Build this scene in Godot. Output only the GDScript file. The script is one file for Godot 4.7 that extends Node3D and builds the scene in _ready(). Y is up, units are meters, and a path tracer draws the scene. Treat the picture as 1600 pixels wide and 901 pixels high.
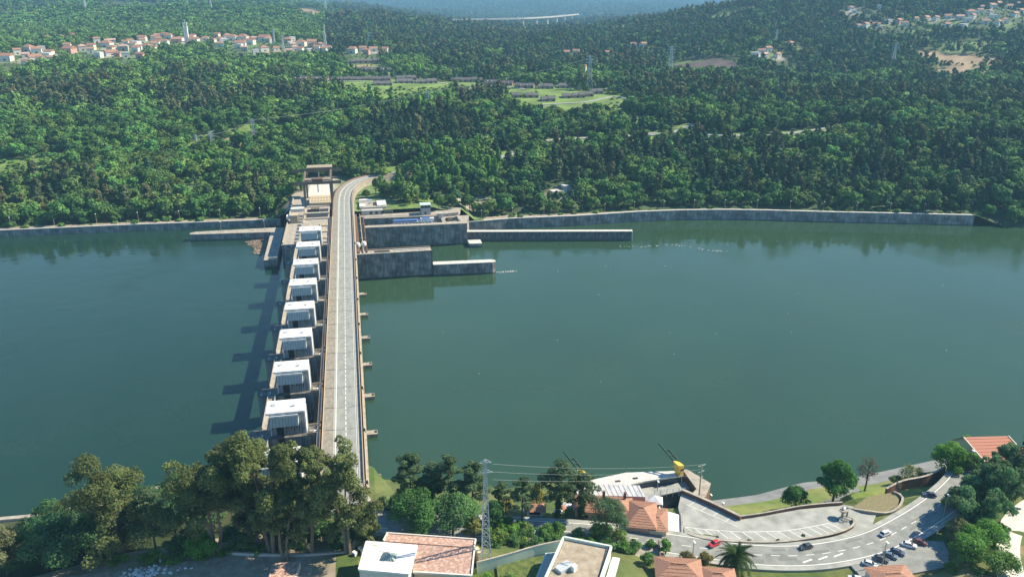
extends Node3D

# ---------------------------------------------------------------- helpers
class MB:
	var v := PackedVector3Array()
	var n := PackedVector3Array()
	var c := PackedColorArray()
	var o := Vector3.ZERO
	var col := Color.WHITE
	func _init(off := Vector3.ZERO) -> void:
		o = off
	func tri(a: Vector3, b: Vector3, d: Vector3) -> void:
		var nn := (d - a).cross(b - a).normalized()
		v.append(a - o); v.append(b - o); v.append(d - o)
		n.append(nn); n.append(nn); n.append(nn)
		c.append(col); c.append(col); c.append(col)
	func quad(a: Vector3, b: Vector3, d: Vector3, e: Vector3) -> void:
		tri(a, b, d); tri(a, d, e)
	# eight corners: b[0..3] bottom ring, t[0..3] top ring, both anticlockwise seen from above
	func hexa(b: Array, t: Array) -> void:
		quad(t[0], t[3], t[2], t[1])
		quad(b[0], b[1], b[2], b[3])
		for i in 4:
			var j := (i + 1) % 4
			quad(b[i], t[i], t[j], b[j])
	func box(x0: float, x1: float, y0: float, y1: float, z0: float, z1: float) -> void:
		hexa([Vector3(x0, y0, z1), Vector3(x1, y0, z1), Vector3(x1, y0, z0), Vector3(x0, y0, z0)], [Vector3(x0, y1, z1), Vector3(x1, y1, z1), Vector3(x1, y1, z0), Vector3(x0, y1, z0)])
	func rbox(at: Vector3, s: Vector3, yaw: float) -> void: # centre of the base, size, turn
		var ux := Vector3(cos(yaw), 0, -sin(yaw)) * s.x * 0.5
		var uz := Vector3(sin(yaw), 0, cos(yaw)) * s.z * 0.5
		var up := Vector3(0, s.y, 0)
		var b := [at - ux + uz, at + ux + uz, at + ux - uz, at - ux - uz]
		hexa(b, [b[0] + up, b[1] + up, b[2] + up, b[3] + up])
	func bar(a: Vector3, b: Vector3, w: float, h := 0.0) -> void:
		var d := (b - a).normalized()
		var s := d.cross(Vector3.UP if absf(d.y) < 0.95 else Vector3.RIGHT).normalized()
		var u := s.cross(d)
		s *= w * 0.5
		u *= (h if h > 0.0 else w) * 0.5
		var p := [a - s - u, a + s - u, a + s + u, a - s + u]
		var q := [b - s - u, b + s - u, b + s + u, b - s + u]
		quad(p[3], p[2], p[1], p[0]); quad(q[0], q[1], q[2], q[3])
		for i in 4:
			var j := (i + 1) % 4
			quad(p[i], p[j], q[j], q[i])
	func tube(a: Vector3, b: Vector3, ra: float, rb: float, k := 6) -> void:
		var d := (b - a).normalized()
		var s := d.cross(Vector3.UP if absf(d.y) < 0.95 else Vector3.RIGHT).normalized()
		var u := s.cross(d)
		for i in k:
			var p := TAU * i / k
			var q := TAU * (i + 1) / k
			var e := s * cos(p) + u * sin(p)
			var f := s * cos(q) + u * sin(q)
			quad(a + e * ra, a + f * ra, b + f * rb, b + e * rb)
			tri(b, b + e * rb, b + f * rb)
	func prism(poly: PackedVector2Array, y0: float, y1: float) -> void: # poly in x,z
		var idx := Geometry2D.triangulate_polygon(poly)
		for i in range(0, idx.size(), 3):
			var a := poly[idx[i]]; var b := poly[idx[i + 1]]; var d := poly[idx[i + 2]]
			if (b - a).cross(d - a) < 0.0:
				var t := b; b = d; d = t
			tri(Vector3(a.x, y1, a.y), Vector3(b.x, y1, b.y), Vector3(d.x, y1, d.y))
		var cw := Geometry2D.is_polygon_clockwise(poly)
		for i in poly.size():
			var a := poly[i]; var b := poly[(i + 1) % poly.size()]
			if cw:
				var t := a; a = b; b = t
			quad(Vector3(a.x, y0, a.y), Vector3(a.x, y1, a.y), Vector3(b.x, y1, b.y), Vector3(b.x, y0, b.y))
	func add(m: MB) -> void:
		v.append_array(m.v); n.append_array(m.n); c.append_array(m.c)
	func mesh() -> ArrayMesh:
		var a := []
		a.resize(Mesh.ARRAY_MAX)
		a[Mesh.ARRAY_VERTEX] = v
		a[Mesh.ARRAY_NORMAL] = n
		a[Mesh.ARRAY_COLOR] = c
		var m := ArrayMesh.new()
		m.add_surface_from_arrays(Mesh.PRIMITIVE_TRIANGLES, a)
		return m

var rng := RandomNumberGenerator.new()
var M := {}
var used := {}

func L(r: float, g: float, b: float) -> Color:
	return Color(r, g, b).linear_to_srgb()

func numbered(called: String) -> String:
	var k: int = used.get(called, 0)
	used[called] = k + 1
	return called if k == 0 else "%s_%03d" % [called, k]

func tag(o: Node, label: String, category: String, group := "") -> Node:
	o.set_meta("label", label)
	o.set_meta("category", category)
	if group != "":
		o.set_meta("group", group)
	return o

func thing(called: String, label: String, category: String, at := Vector3.ZERO, yaw := 0.0, group := "") -> Node3D:
	var o := Node3D.new()
	o.name = numbered(called)
	add_child(o)
	o.position = at
	o.rotation.y = yaw
	tag(o, label, category, group)
	return o

func part(called: String, m, mat: Material, parent: Node, at := Vector3.ZERO) -> MeshInstance3D:
	var i := MeshInstance3D.new()
	var kids: Dictionary = parent.get_meta("kids", {})
	var k: int = kids.get(called, 0)
	kids[called] = k + 1
	parent.set_meta("kids", kids)
	i.name = called if k == 0 else "%s_%03d" % [called, k]
	i.mesh = m.mesh() if m is MB else m
	i.material_override = mat
	i.position = at
	parent.add_child(i)
	return i

func setting(called: String, m, mat: Material, kind := "structure") -> MeshInstance3D:
	var i := MeshInstance3D.new()
	i.name = numbered(called)
	i.mesh = m.mesh() if m is MB else m
	i.material_override = mat
	i.set_meta("kind", kind)
	add_child(i)
	return i

func copy(src: Node3D, label: String, at: Vector3, yaw := 0.0, s := Vector3.ONE, group := "") -> Node3D:
	var r: Node3D = src.duplicate()
	r.name = numbered(str(src.name).rstrip("0123456789").rstrip("_"))
	add_child(r)
	r.position = at
	r.rotation.y = yaw
	r.scale = s
	r.set_meta("label", label)
	if group != "":
		r.set_meta("group", group)
	return r

func flat(c: Color, rough := 0.8, metal := 0.0) -> StandardMaterial3D:
	var m := StandardMaterial3D.new()
	m.albedo_color = c
	m.roughness = rough
	m.metallic = metal
	m.cull_mode = BaseMaterial3D.CULL_DISABLED
	return m

func ntex(stops: Array, freq: float, sd: int, px := 256, oct := 5) -> NoiseTexture2D:
	var f := FastNoiseLite.new()
	f.seed = sd
	f.noise_type = FastNoiseLite.TYPE_SIMPLEX_SMOOTH
	f.frequency = freq
	f.fractal_octaves = oct
	f.fractal_gain = 0.55
	var t := NoiseTexture2D.new()
	t.width = px
	t.height = px
	t.seamless = true
	t.noise = f
	var g := Gradient.new()
	g.offsets = PackedFloat32Array([0.0, 1.0])
	g.colors = PackedColorArray([stops[0][1], stops[stops.size() - 1][1]])
	for k in range(1, stops.size() - 1):
		g.add_point(stops[k][0], stops[k][1])
	t.color_ramp = g
	return t

# a surface mottled by noise; scale = repeats of the texture per metre along x, y, z
func nmat(stops: Array, scale: Vector3, rough := 0.85, freq := 0.02, sd := 1, tinted := false) -> StandardMaterial3D:
	var m := flat(Color.WHITE, rough)
	m.albedo_texture = ntex(stops, freq, sd)
	m.uv1_triplanar = true
	m.uv1_world_triplanar = true
	m.uv1_scale = scale
	m.vertex_color_use_as_albedo = tinted
	return m

func smooth(a: float, b: float, x: float) -> float:
	var t := clampf((x - a) / (b - a), 0.0, 1.0)
	return t * t * (3.0 - 2.0 * t)

func lerp_table(t: Array, x: float) -> float:
	if x <= t[0][0]:
		return t[0][1]
	for i in range(1, t.size()):
		if x < t[i][0]:
			var a: Array = t[i - 1]
			var b: Array = t[i]
			return a[1] + (b[1] - a[1]) * (x - a[0]) / (b[0] - a[0])
	return t[t.size() - 1][1]

# ---------------------------------------------------------------- lie of the land
const UP_LEVEL := 2.5
const DOWN_LEVEL := -9.5
const BANK := [[-2500, 640], [-700, 625], [-256, 613], [-166, 610.5], [-57, 604.6], [-50, 600], [2, 598], [60, 600], [86, 601], [120, 605], [173, 602.5], [228, 605], [261, 603], [298, 597.5], [334, 588], [382, 572.6], [431, 558.8], [487, 541.8], [520, 523], [620, 485], [820, 445], [1200, 420], [3000, 400]]
const PROFILE := [[-20, 7], [0, 8], [14, 8.4], [60, 13], [110, 19.5], [240, 32], [400, 44], [600, 51], [900, 62], [1300, 72], [2000, 76], [3000, 82], [4500, 125], [6000, 190], [8000, 240]]
const HILLS := [[-420, -1600, 14, 450, 380], [-560, -2750, 82, 720, 600], [1150, -1950, 72, 480, 480], [1750, -1750, 60, 520, 560], [520, -2500, -30, 320, 800], [700, -4300, 30, 900, 700], [-60, -790, -10, 120, 90], [420, -760, 8, 200, 130], [150, -1150, 6, 260, 120]]
const PLATFORMS := [[-49, 0, -735, -500, 14.9, 14], [3, 82, -628, -560, 8.5, 10], [-2, 50, -700, -600, 12, 25]]

func bank_z(x: float) -> float:
	return -lerp_table(BANK, x)

func far_h(x: float, z: float) -> float:
	var t := bank_z(x) - z
	var h := lerp_table(PROFILE, t)
	var k := clampf((t - 40.0) / 400.0, 0.0, 1.0)
	if k > 0.0:
		var rk := sqrt(k)
		for q in HILLS:
			var ex: float = (x - q[0]) / q[3]
			var ez: float = (z - q[1]) / q[4]
			var e := ex * ex + ez * ez
			if e < 12.0:
				h += q[2] * exp(-e) * rk
		h += k * (5.0 * sin(x / 97.0 + 0.4) * sin(z / 121.0 + 1.1) + 3.0 * sin(x / 41.0 + z / 63.0) + clampf(t / 1500.0, 0.0, 2.0) * 7.0 * sin(x / 260.0 + 1.7 * sin(z / 410.0)) * cos(z / 330.0 + 0.7))
	if t < 70.0:
		var s := smooth(0.0, 70.0, t)
		h = lerp_table([[-60, 7.3], [-40, 12], [70, 12], [90, -1.5]], x) * (1.0 - s) + h * s
	if x > 490.0 and t < 40.0:
		h -= 18.0 * pow(1.0 - clampf((t + 10.0) / 50.0, 0.0, 1.0), 1.5) * clampf((x - 490.0) / 30.0, 0.0, 1.0)
	if t < 180.0:
		for p in PLATFORMS:
			var d := maxf(maxf(p[0] - x, x - p[1]), maxf(p[2] - z, z - p[3]))
			if d < p[5]:
				var w := 1.0 - smooth(0.0, p[5], d)
				h = h * (1.0 - w) + p[4] * w
	return h

const SHORE := [[-1500, -300], [-500, -262], [-160, -251], [-122, -250], [-107, -249.5], [-95, -251], [-74, -257], [-45, -259], [-2, -262], [3, -268.8], [13, -268.2], [48, -254], [61, -256], [78, -252], [90, -240], [99, -234], [116, -232], [139, -232], [160, -236], [181, -235.2], [208, -238.5], [228, -241], [263, -240], [400, -232], [900, -220]]
const PROFILE_L := [[-12, -3], [0, 2.2], [1.5, 3.5], [6, 6.0], [20, 10], [40, 15], [60, 17.5], [100, 20], [200, 27]]
const PROFILE_R := [[-12, -14], [0, -9.8], [4, -8.6], [10, -6.2], [20, -1.5], [30, 2.2], [35, 4.5], [38, 7.2], [42, 8.0], [58, 9.8], [66, 10.6], [90, 15.5], [130, 20], [200, 27]]
# roads and yards are levelled into the slope: x, z, radius, height
const LEVELS := [[-9, -236, 13, 15.6], [-9, -222, 13, 15.6], [0, -208, 14, 15.6], [16, -204, 11, 14.4], [32, -200, 11, 13.6], [48, -197, 11, 12.6], [64, -194, 10, 11.4], [80, -190, 10, 10.4], [6, -174, 14, 16.5], [20, -172, 15, 17.5], [50, -160, 13, 18.5], [-30, -186, 14, 17.5], [-50, -190, 12, 17.5], [-70, -193, 11, 17.5], [95, -183, 12, 9.6], [110, -176, 13, 9.5], [128, -172.5, 13, 9.4], [147, -173.5, 14, 9.4], [164, -179, 13, 9.4], [140, -165, 11, 9.4], [155, -166, 11, 9.4], [163, -202, 8, 5.5], [180, -188, 9, 9.7], [196, -197.5, 9, 9.7], [206, -205, 8, 9.7], [214, -206, 13, 8.6], [104, -202, 8, 8.1], [118, -191, 7, 8.1], [136, -190, 7, 8.1], [92, -201, 9, 8.5], [75, -204, 13, 8.8], [188, -166, 8, 11.5], [176, -157, 8, 13.0], [196, -178, 6, 10.2]]

func shore_z(x: float) -> float:
	return lerp_table(SHORE, x)

func near_h(x: float, z: float) -> float:
	var d := z - shore_z(x)
	var k := smooth(-8.0, 4.0, x)
	var r := lerp_table(PROFILE_R, d) + 5.5 * (1.0 - smooth(5.0, 85.0, x)) * smooth(18.0, 50.0, d)
	var h := lerp_table(PROFILE_L, d) * (1.0 - k) + r * k
	if d > 50.0:
		h += smooth(50.0, 90.0, d) * (0.7 * sin(x / 9.0) * sin(z / 7.0) + 0.4 * sin(x / 4.1 + z / 5.3))
	for q in LEVELS:
		var w := 1.0 - smooth(q[2] * 0.6, q[2] * 1.25, Vector2(x - q[0], z - q[1]).length())
		if w > 0.0:
			h = h * (1.0 - w) + q[3] * w
	return h

func ground(x: float, z: float) -> Vector3:
	return Vector3(x, near_h(x, z) if z > -400.0 else far_h(x, z), z)

# what grows or lies where on the far side: cover 0 forest, 1 low growth, 2 open; soil 0 forest floor, 1 meadow, 2 dry earth, 3 burned, 4 pale paving
const GX0 := -1100.0
const GZ0 := -3300.0
const GC := 6.0
const GW := 534
const GH := 470
var cover := PackedByteArray()
var soil := PackedByteArray()

func paint(cx: float, cz: float, rx: float, rz: float, cov: int, so: int, square := false) -> void:
	for i in range(maxi(0, int((cx - rx - GX0) / GC)), mini(GW, int((cx + rx - GX0) / GC) + 2)):
		for j in range(maxi(0, int((cz - rz - GZ0) / GC)), mini(GH, int((cz + rz - GZ0) / GC) + 2)):
			var ex := (GX0 + i * GC - cx) / rx
			var ez := (GZ0 + j * GC - cz) / rz
			if (square and absf(ex) <= 1.0 and absf(ez) <= 1.0) or (not square and ex * ex + ez * ez <= 1.0):
				var at := j * GW + i
				if cov >= 0:
					cover[at] = maxi(cover[at], cov)
				if so >= 0:
					soil[at] = so

func grid_at(x: float, z: float) -> int:
	var i := roundi((x - GX0) / GC)
	var j := roundi((z - GZ0) / GC)
	return j * GW + i if i >= 0 and j >= 0 and i < GW and j < GH else -1

func make_materials() -> void:
	M.concrete = nmat([[0.0, L(.20, .18, .15)], [0.45, L(.34, .31, .26)], [1.0, L(.46, .43, .37)]], Vector3(.05, .05, .05), .9, .02, 3)
	M.pale = nmat([[0.0, L(.42, .41, .38)], [0.5, L(.56, .55, .51)], [1.0, L(.66, .65, .61)]], Vector3(.07, .07, .07), .85, .02, 4)
	# old wet concrete: dark weathering that runs down the face, with pale lime streaks
	M.stained = nmat([[0.0, L(.16, .16, .155)], [0.36, L(.25, .25, .24)], [0.55, L(.30, .30, .285)], [0.75, L(.37, .36, .34)], [1.0, L(.56, .55, .52)]], Vector3(.085, .017, .085), .9, .022, 5)
	for key in ["stained"]:
		M[key].detail_enabled = true
		M[key].detail_blend_mode = BaseMaterial3D.BLEND_MODE_MUL
		M[key].detail_albedo = ntex([[0.0, L(.36, .35, .33)], [0.45, L(.66, .66, .66)], [0.7, L(.98, .98, .98)], [1.0, L(1, .98, .95)]], .016, 61)
		M[key].detail_uv_layer = BaseMaterial3D.DETAIL_UV_2
		M[key].uv2_triplanar = true
		M[key].uv2_world_triplanar = true
		M[key].uv2_scale = Vector3(.021, .03, .021)
	M.facade = nmat([[0.0, L(.10, .115, .125)], [0.35, L(.24, .26, .275)], [1.0, L(.40, .42, .43)]], Vector3(.17, .014, .17), .8, .022, 62)
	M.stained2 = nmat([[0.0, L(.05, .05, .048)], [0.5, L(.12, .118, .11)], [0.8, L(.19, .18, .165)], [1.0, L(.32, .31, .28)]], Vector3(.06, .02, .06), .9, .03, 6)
	M.white = nmat([[0.0, L(.46, .46, .44)], [0.35, L(.70, .70, .69)], [0.6, L(.80, .81, .80)], [1.0, L(.86, .87, .86)]], Vector3(.06, .06, .06), .6, .02, 7)
	M.cladding = nmat([[0.0, L(.42, .49, .52)], [1.0, L(.56, .63, .66)]], Vector3(.2, .05, .2), .55, .02, 8)
	M.seam = flat(L(.06, .075, .09), .7)
	M.dark = flat(L(.02, .022, .025), .8)
	M.road = nmat([[0.0, L(.21, .225, .21)], [0.5, L(.265, .28, .26)], [1.0, L(.32, .335, .31)]], Vector3(.05, .05, .03), .92, .02, 9)
	M.walk = nmat([[0.0, L(.19, .175, .14)], [0.5, L(.25, .23, .19)], [1.0, L(.32, .30, .25)]], Vector3(.08, .08, .04), .95, .02, 10)
	M.paint = flat(L(.78, .78, .75), .7)
	M.kerb = flat(L(.36, .36, .33), .85)
	M.rust = nmat([[0.0, L(.10, .055, .035)], [1.0, L(.22, .125, .085)]], Vector3(.15, .15, .15), .85, .02, 11)
	M.cream = flat(L(.47, .40, .27), .7)
	M.tan = flat(L(.33, .275, .20), .8)
	M.steel = nmat([[0.0, L(.11, .085, .06)], [1.0, L(.22, .18, .125)]], Vector3(.12, .12, .12), .75, .02, 12)
	M.galv = flat(L(.52, .56, .58), .5, .2)
	M.wire = flat(L(.30, .32, .33), .6)
	M.asphalt = nmat([[0.0, L(.17, .185, .175)], [0.5, L(.23, .245, .235)], [1.0, L(.29, .30, .28)]], Vector3(.04, .04, .04), .92, .02, 13)
	M.lot = nmat([[0.0, L(.20, .215, .20)], [0.35, L(.29, .305, .285)], [0.6, L(.33, .345, .325)], [1.0, L(.42, .42, .39)]], Vector3(.03, .03, .03), .93, .02, 14)
	M.dirt = nmat([[0.0, L(.24, .20, .145)], [0.5, L(.34, .29, .22)], [1.0, L(.44, .39, .31)]], Vector3(.05, .05, .05), .97, .025, 15)
	M.gravel = nmat([[0.0, L(.13, .135, .13)], [0.5, L(.25, .25, .245)], [1.0, L(.42, .42, .41)]], Vector3(.15, .15, .15), .97, .06, 16)
	M.grass = nmat([[0.0, L(.045, .075, .018)], [0.5, L(.095, .135, .03)], [1.0, L(.17, .175, .06)]], Vector3(.06, .06, .06), .97, .03, 17)
	M.land = nmat([[0.0, L(.55, .55, .55)], [0.5, L(.8, .8, .8)], [1.0, L(1, 1, 1)]], Vector3(.02, .02, .02), .97, .03, 18, true)
	M.bed = nmat([[0.0, L(.09, .11, .04)], [0.5, L(.19, .17, .09)], [1.0, L(.30, .25, .17)]], Vector3(.12, .12, .12), .97, .05, 63)
	M.tide = nmat([[0.0, L(.04, .045, .035)], [0.6, L(.10, .105, .085)], [1.0, L(.30, .30, .27)]], Vector3(.14, .05, .14), .9, .03, 64)
	M.patch = nmat([[0.0, L(.15, .16, .15)], [1.0, L(.21, .22, .21)]], Vector3(.2, .2, .2), .95, .03, 65)
	M.tile = nmat([[0.0, L(.21, .105, .07)], [0.35, L(.31, .165, .11)], [0.65, L(.36, .195, .135)], [1.0, L(.46, .30, .23)]], Vector3(.12, .12, .12), .85, .04, 19)
	M.tile_pale = nmat([[0.0, L(.26, .15, .11)], [0.4, L(.40, .245, .19)], [0.62, L(.47, .32, .26)], [0.8, L(.62, .52, .46)], [1.0, L(.74, .68, .62)]], Vector3(.06, .09, .06), .85, .05, 20)
	M.slate = nmat([[0.0, L(.06, .06, .065)], [1.0, L(.14, .14, .145)]], Vector3(.2, .2, .2), .8, .03, 21)
	M.brick = flat(L(.36, .23, .18), .9)
	M.plaster = nmat([[0.0, L(.58, .56, .50)], [1.0, L(.76, .74, .68)]], Vector3(.1, .1, .1), .85, .02, 22)
	M.plaster_cream = flat(L(.62, .56, .42), .85)
	M.plaster_pink = flat(L(.55, .33, .27), .85)
	M.plaster_green = flat(L(.58, .66, .58), .85)
	M.plaster_grey = flat(L(.40, .40, .38), .85)
	M.glass = flat(L(.02, .028, .035), .12)
	M.bark = nmat([[0.0, L(.05, .04, .03)], [1.0, L(.17, .14, .11)]], Vector3(.5, .1, .5), .95, .03, 23)
	M.bark_pale = nmat([[0.0, L(.11, .085, .06)], [1.0, L(.33, .28, .22)]], Vector3(.5, .08, .5), .9, .03, 24)
	M.leaf = flat(Color.WHITE, .75)
	M.leaf.vertex_color_use_as_albedo = true
	M.leaf.metallic_specular = 0.3
	M.leaf.backlight_enabled = true
	M.leaf.backlight = Color(.9, .9, .9)
	M.leaf_far = flat(Color.WHITE, .8)
	M.leaf_far.vertex_color_use_as_albedo = true
	M.leaf_far.metallic_specular = 0.25
	# river water: deep green body, a glossy skin broken by ripples
	for k in 2:
		var w := StandardMaterial3D.new()
		w.albedo_texture = ntex([[0.0, L(.012, .040, .027) if k == 0 else L(.026, .060, .030)], [1.0, L(.016, .046, .031) if k == 0 else L(.032, .072, .036)]], .006, 30 + k)
		w.uv1_triplanar = true
		w.uv1_world_triplanar = true
		w.uv1_scale = Vector3(.004, .004, .004)
		w.roughness = 1.0
		w.roughness_texture = ntex([[0.0, Color(.07, .07, .07)], [.45, Color(.10, .10, .10)], [.7, Color(.20, .20, .20)], [1.0, Color(.30, .30, .30)]], .007, 71 + k)
		w.roughness_texture_channel = BaseMaterial3D.TEXTURE_CHANNEL_RED
		w.metallic_specular = 0.36 if k == 0 else 0.54
		w.heightmap_enabled = false
		var f := FastNoiseLite.new()
		f.seed = 31
		f.frequency = .03
		f.fractal_octaves = 4
		var t := NoiseTexture2D.new()
		t.width = 512
		t.height = 512
		t.seamless = true
		t.as_normal_map = true
		t.bump_strength = 3.0
		t.noise = f
		w.normal_enabled = true
		w.normal_texture = t
		w.normal_scale = 0.07 if k == 0 else 0.03
		w.cull_mode = BaseMaterial3D.CULL_DISABLED
		M["water%d" % k] = w

# ---------------------------------------------------------------- land and water
func soil_tint(x: float, z: float) -> Color:
	var at := grid_at(x, z)
	var s := soil[at] if at >= 0 else 0
	var j := 0.75 + 0.5 * (0.5 + 0.5 * sin(x * 0.13 + 2.0 * sin(z * 0.09)))
	match s:
		1: return Color(.17, .27, .06) * j
		2: return Color(.36, .27, .17) * j
		3: return Color(.10, .075, .07) * j
		4: return Color(.42, .39, .33)
		5: return Color(.16, .24, .08) * j
	return Color(.060, .105, .038) * j

func sheet(xs: PackedFloat32Array, zs: PackedFloat32Array, by_bank: bool, drop := 0.0, start := 0.0) -> MB:
	var m := MB.new()
	var nx := xs.size()
	var rows := []
	for zz in zs:
		var ps := PackedVector3Array()
		var cs := PackedColorArray()
		for x in xs:
			var z := bank_z(x) - zz if by_bank else zz
			ps.append(Vector3(x, far_h(x, z) - drop, z))
			cs.append(soil_tint(x, z))
		rows.append([ps, cs])
	for j in range(1, rows.size()):
		var a: PackedVector3Array = rows[j - 1][0]
		var b: PackedVector3Array = rows[j][0]
		var ca: PackedColorArray = rows[j - 1][1]
		var cb: PackedColorArray = rows[j][1]
		for i in range(1, nx):
			m.tri(a[i - 1], b[i - 1], b[i]); m.tri(a[i - 1], b[i], a[i])
			var k := m.c.size()
			m.c[k - 6] = ca[i - 1]; m.c[k - 5] = cb[i - 1]; m.c[k - 4] = cb[i]
			m.c[k - 3] = ca[i - 1]; m.c[k - 2] = cb[i]; m.c[k - 1] = ca[i]
	return m

func steps(a: float, b: float, d: float) -> PackedFloat32Array:
	var r := PackedFloat32Array()
	var n := maxi(1, roundi(absf(b - a) / d))
	for i in n + 1:
		r.append(a + (b - a) * i / n)
	return r

func build_land() -> void:
	setting("far_bank_terrain", sheet(steps(-760, 1100, 10), steps(0.35, 560, 8), true), M.land)
	setting("hillside_terrain", sheet(steps(-1300, 2100, 25), steps(-980, -3100, 25), false, 1.5), M.land)
	setting("hill_terrain", sheet(steps(-4200, 6800, 110), steps(-2950, -9200, 110), false, 4.0), M.land)
	# the natural shore past the end of the downstream wall
	var m := MB.new()
	# near bank
	var xs := steps(-330, 470, 3)
	var zs := steps(-12, 150, 3)
	m = MB.new()
	for j in range(1, zs.size()):
		for i in range(1, xs.size()):
			var p := []
			for q in [[i - 1, j - 1], [i, j - 1], [i, j], [i - 1, j]]:
				var x: float = xs[q[0]]
				var z := shore_z(x) + zs[q[1]]
				p.append(Vector3(x, near_h(x, z), z))
			m.quad(p[0], p[1], p[2], p[3])
			var d: float = zs[j]
			var x0: float = xs[i]
			var w := 0.5 + 0.5 * sin(x0 * 0.21 + 1.7 * sin(d * 0.17 + x0 * 0.05))
			var cc := Color(.08, .14, .03).lerp(Color(.19, .20, .07), w * 0.6)
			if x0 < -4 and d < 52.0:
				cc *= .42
			if x0 < -10 and d > 52.0:
				cc = Color(.40, .34, .25).lerp(Color(.30, .27, .17), w)
			if x0 > 70 and d < 10.0 + 4.0 * smooth(150, 190, x0):
				cc = Color(.27, .28, .28)
			elif x0 > 95 and d > 8.0 and d < 36.0:
				cc = Color(.17, .25, .05).lerp(Color(.26, .29, .08), w)
			if x0 > 120 and d > 72.0:
				cc = Color(.13, .17, .05).lerp(Color(.26, .23, .11), w)
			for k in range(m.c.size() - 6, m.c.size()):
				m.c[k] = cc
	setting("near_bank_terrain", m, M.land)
	m = MB.new()
	m.quad(Vector3(-3500, UP_LEVEL, -900), Vector3(-21, UP_LEVEL, -900), Vector3(-21, UP_LEVEL, -120), Vector3(-3500, UP_LEVEL, -120))
	setting("upstream_river_water", m, M.water0)
	m = MB.new()
	m.quad(Vector3(-21, DOWN_LEVEL, -900), Vector3(3500, DOWN_LEVEL, -900), Vector3(3500, DOWN_LEVEL, -120), Vector3(-21, DOWN_LEVEL, -120))
	setting("downstream_river_water", m, M.water1)

# a wall of segments along the bank line, its top following the given height
func bank_walls() -> void:
	# upstream (left) wall in panels between the construction joints
	var at := Vector3(-250, 0, -612)
	var t := thing("quay_wall", "long dark weathered quay wall along the far bank left of the dam", "quay wall", at)
	var x := -620.0
	while x < -58.0:
		var x1 := minf(x + 14.0, -57.0)
		var m := MB.new(at)
		var za := bank_z(x)
		var zb := bank_z(x1 - 0.12)
		m.hexa([Vector3(x, -2, za + 1.2), Vector3(x1 - .12, -2, zb + 1.2), Vector3(x1 - .12, -2, zb - .3), Vector3(x, -2, za - .3)], [Vector3(x, 7.35, za + .5), Vector3(x1 - .12, 7.35, zb + .5), Vector3(x1 - .12, 7.35, zb - .3), Vector3(x, 7.35, za - .3)])
		part("wall_panel", m, M.stained, t)
		var cpm := MB.new(at)
		cpm.hexa([Vector3(x, 7.35, za + .62), Vector3(x1, 7.35, zb + .62), Vector3(x1, 7.35, zb - .9), Vector3(x, 7.35, za - .9)], [Vector3(x, 7.6, za + .62), Vector3(x1, 7.6, zb + .62), Vector3(x1, 7.6, zb - .9), Vector3(x, 7.6, za - .9)])
		part("coping", cpm, M.pale, t)
		x = x1
	at = Vector3(280, -9.5, -600)
	t = thing("quay_wall", "curving stained quay wall along the far bank right of the lock", "quay wall", at)
	x = 84.0
	while x < 487.0:
		var x1 := minf(x + 11.0, 487.5)
		var m := MB.new(at)
		var za := bank_z(x)
		var zb := bank_z(x1 - 0.15)
		m.hexa([Vector3(x, -13, za + 1.2), Vector3(x1 - .15, -13, zb + 1.2), Vector3(x1 - .15, -13, zb - .3), Vector3(x, -13, za - .3)], [Vector3(x, -1.5, za + .5), Vector3(x1 - .15, -1.5, zb + .5), Vector3(x1 - .15, -1.5, zb - .3), Vector3(x, -1.5, za - .3)])
		part("wall_panel", m, M.stained, t)
		var cpm := MB.new(at)
		cpm.hexa([Vector3(x, -1.5, za + .65), Vector3(x1, -1.5, zb + .65), Vector3(x1, -1.5, zb - 1.6), Vector3(x, -1.5, za - 1.6)], [Vector3(x, -1.2, za + .65), Vector3(x1, -1.2, zb + .65), Vector3(x1, -1.2, zb - 1.6), Vector3(x, -1.2, za - 1.6)])
		part("coping", cpm, M.pale, t)
		x = x1
	# the end of that wall turns back into the bank
	var e := MB.new(at)
	e.box(487.6, 488.8, -13, -1.3, -560, -540.9)
	part("end_wall", e, M.stained, t)
	# towpath strips behind both walls
	var m2 := MB.new()
	x = -620.0
	while x < -64.0:
		m2.quad(Vector3(x, 7.75, bank_z(x) - 5.5), Vector3(x + 8, 7.75, bank_z(x + 8) - 5.5), Vector3(x + 8, 7.75, bank_z(x + 8) - .95), Vector3(x, 7.75, bank_z(x) - .95))
		x += 8.0
	setting("towpath", m2, M.dirt)
	m2 = MB.new()
	x = 92.0
	while x < 480.0:
		var w0 := 3.2 + 5.5 * (1.0 - smooth(120.0, 230.0, x))
		var w1 := 3.2 + 5.5 * (1.0 - smooth(120.0, 230.0, x + 8.0))
		m2.quad(Vector3(x, far_h(x, bank_z(x) - w0) + .12, bank_z(x) - w0), Vector3(x + 8, far_h(x + 8, bank_z(x + 8) - w1) + .12, bank_z(x + 8) - w1), Vector3(x + 8, -1.1, bank_z(x + 8) - 1.65), Vector3(x, -1.1, bank_z(x) - 1.65))
		x += 8.0
	setting("towpath", m2, M.dirt)

# ---------------------------------------------------------------- the dam
const PITCH := 34.0
const ROAD_Y := 16.0

func pier_shape(off: Vector3, x0: float, x1: float, half: float, y0: float, y1: float) -> MB:
	var m := MB.new(off)
	var poly := PackedVector2Array()
	for k in 9:
		var a := PI * 0.5 + PI * k / 8.0
		poly.append(Vector2(x0 + 2.2 + cos(a) * 2.2, off.z + sin(a) * half))
	poly.append(Vector2(x1, off.z - half))
	poly.append(Vector2(x1, off.z + half))
	m.prism(poly, y0, y1)
	return m

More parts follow.
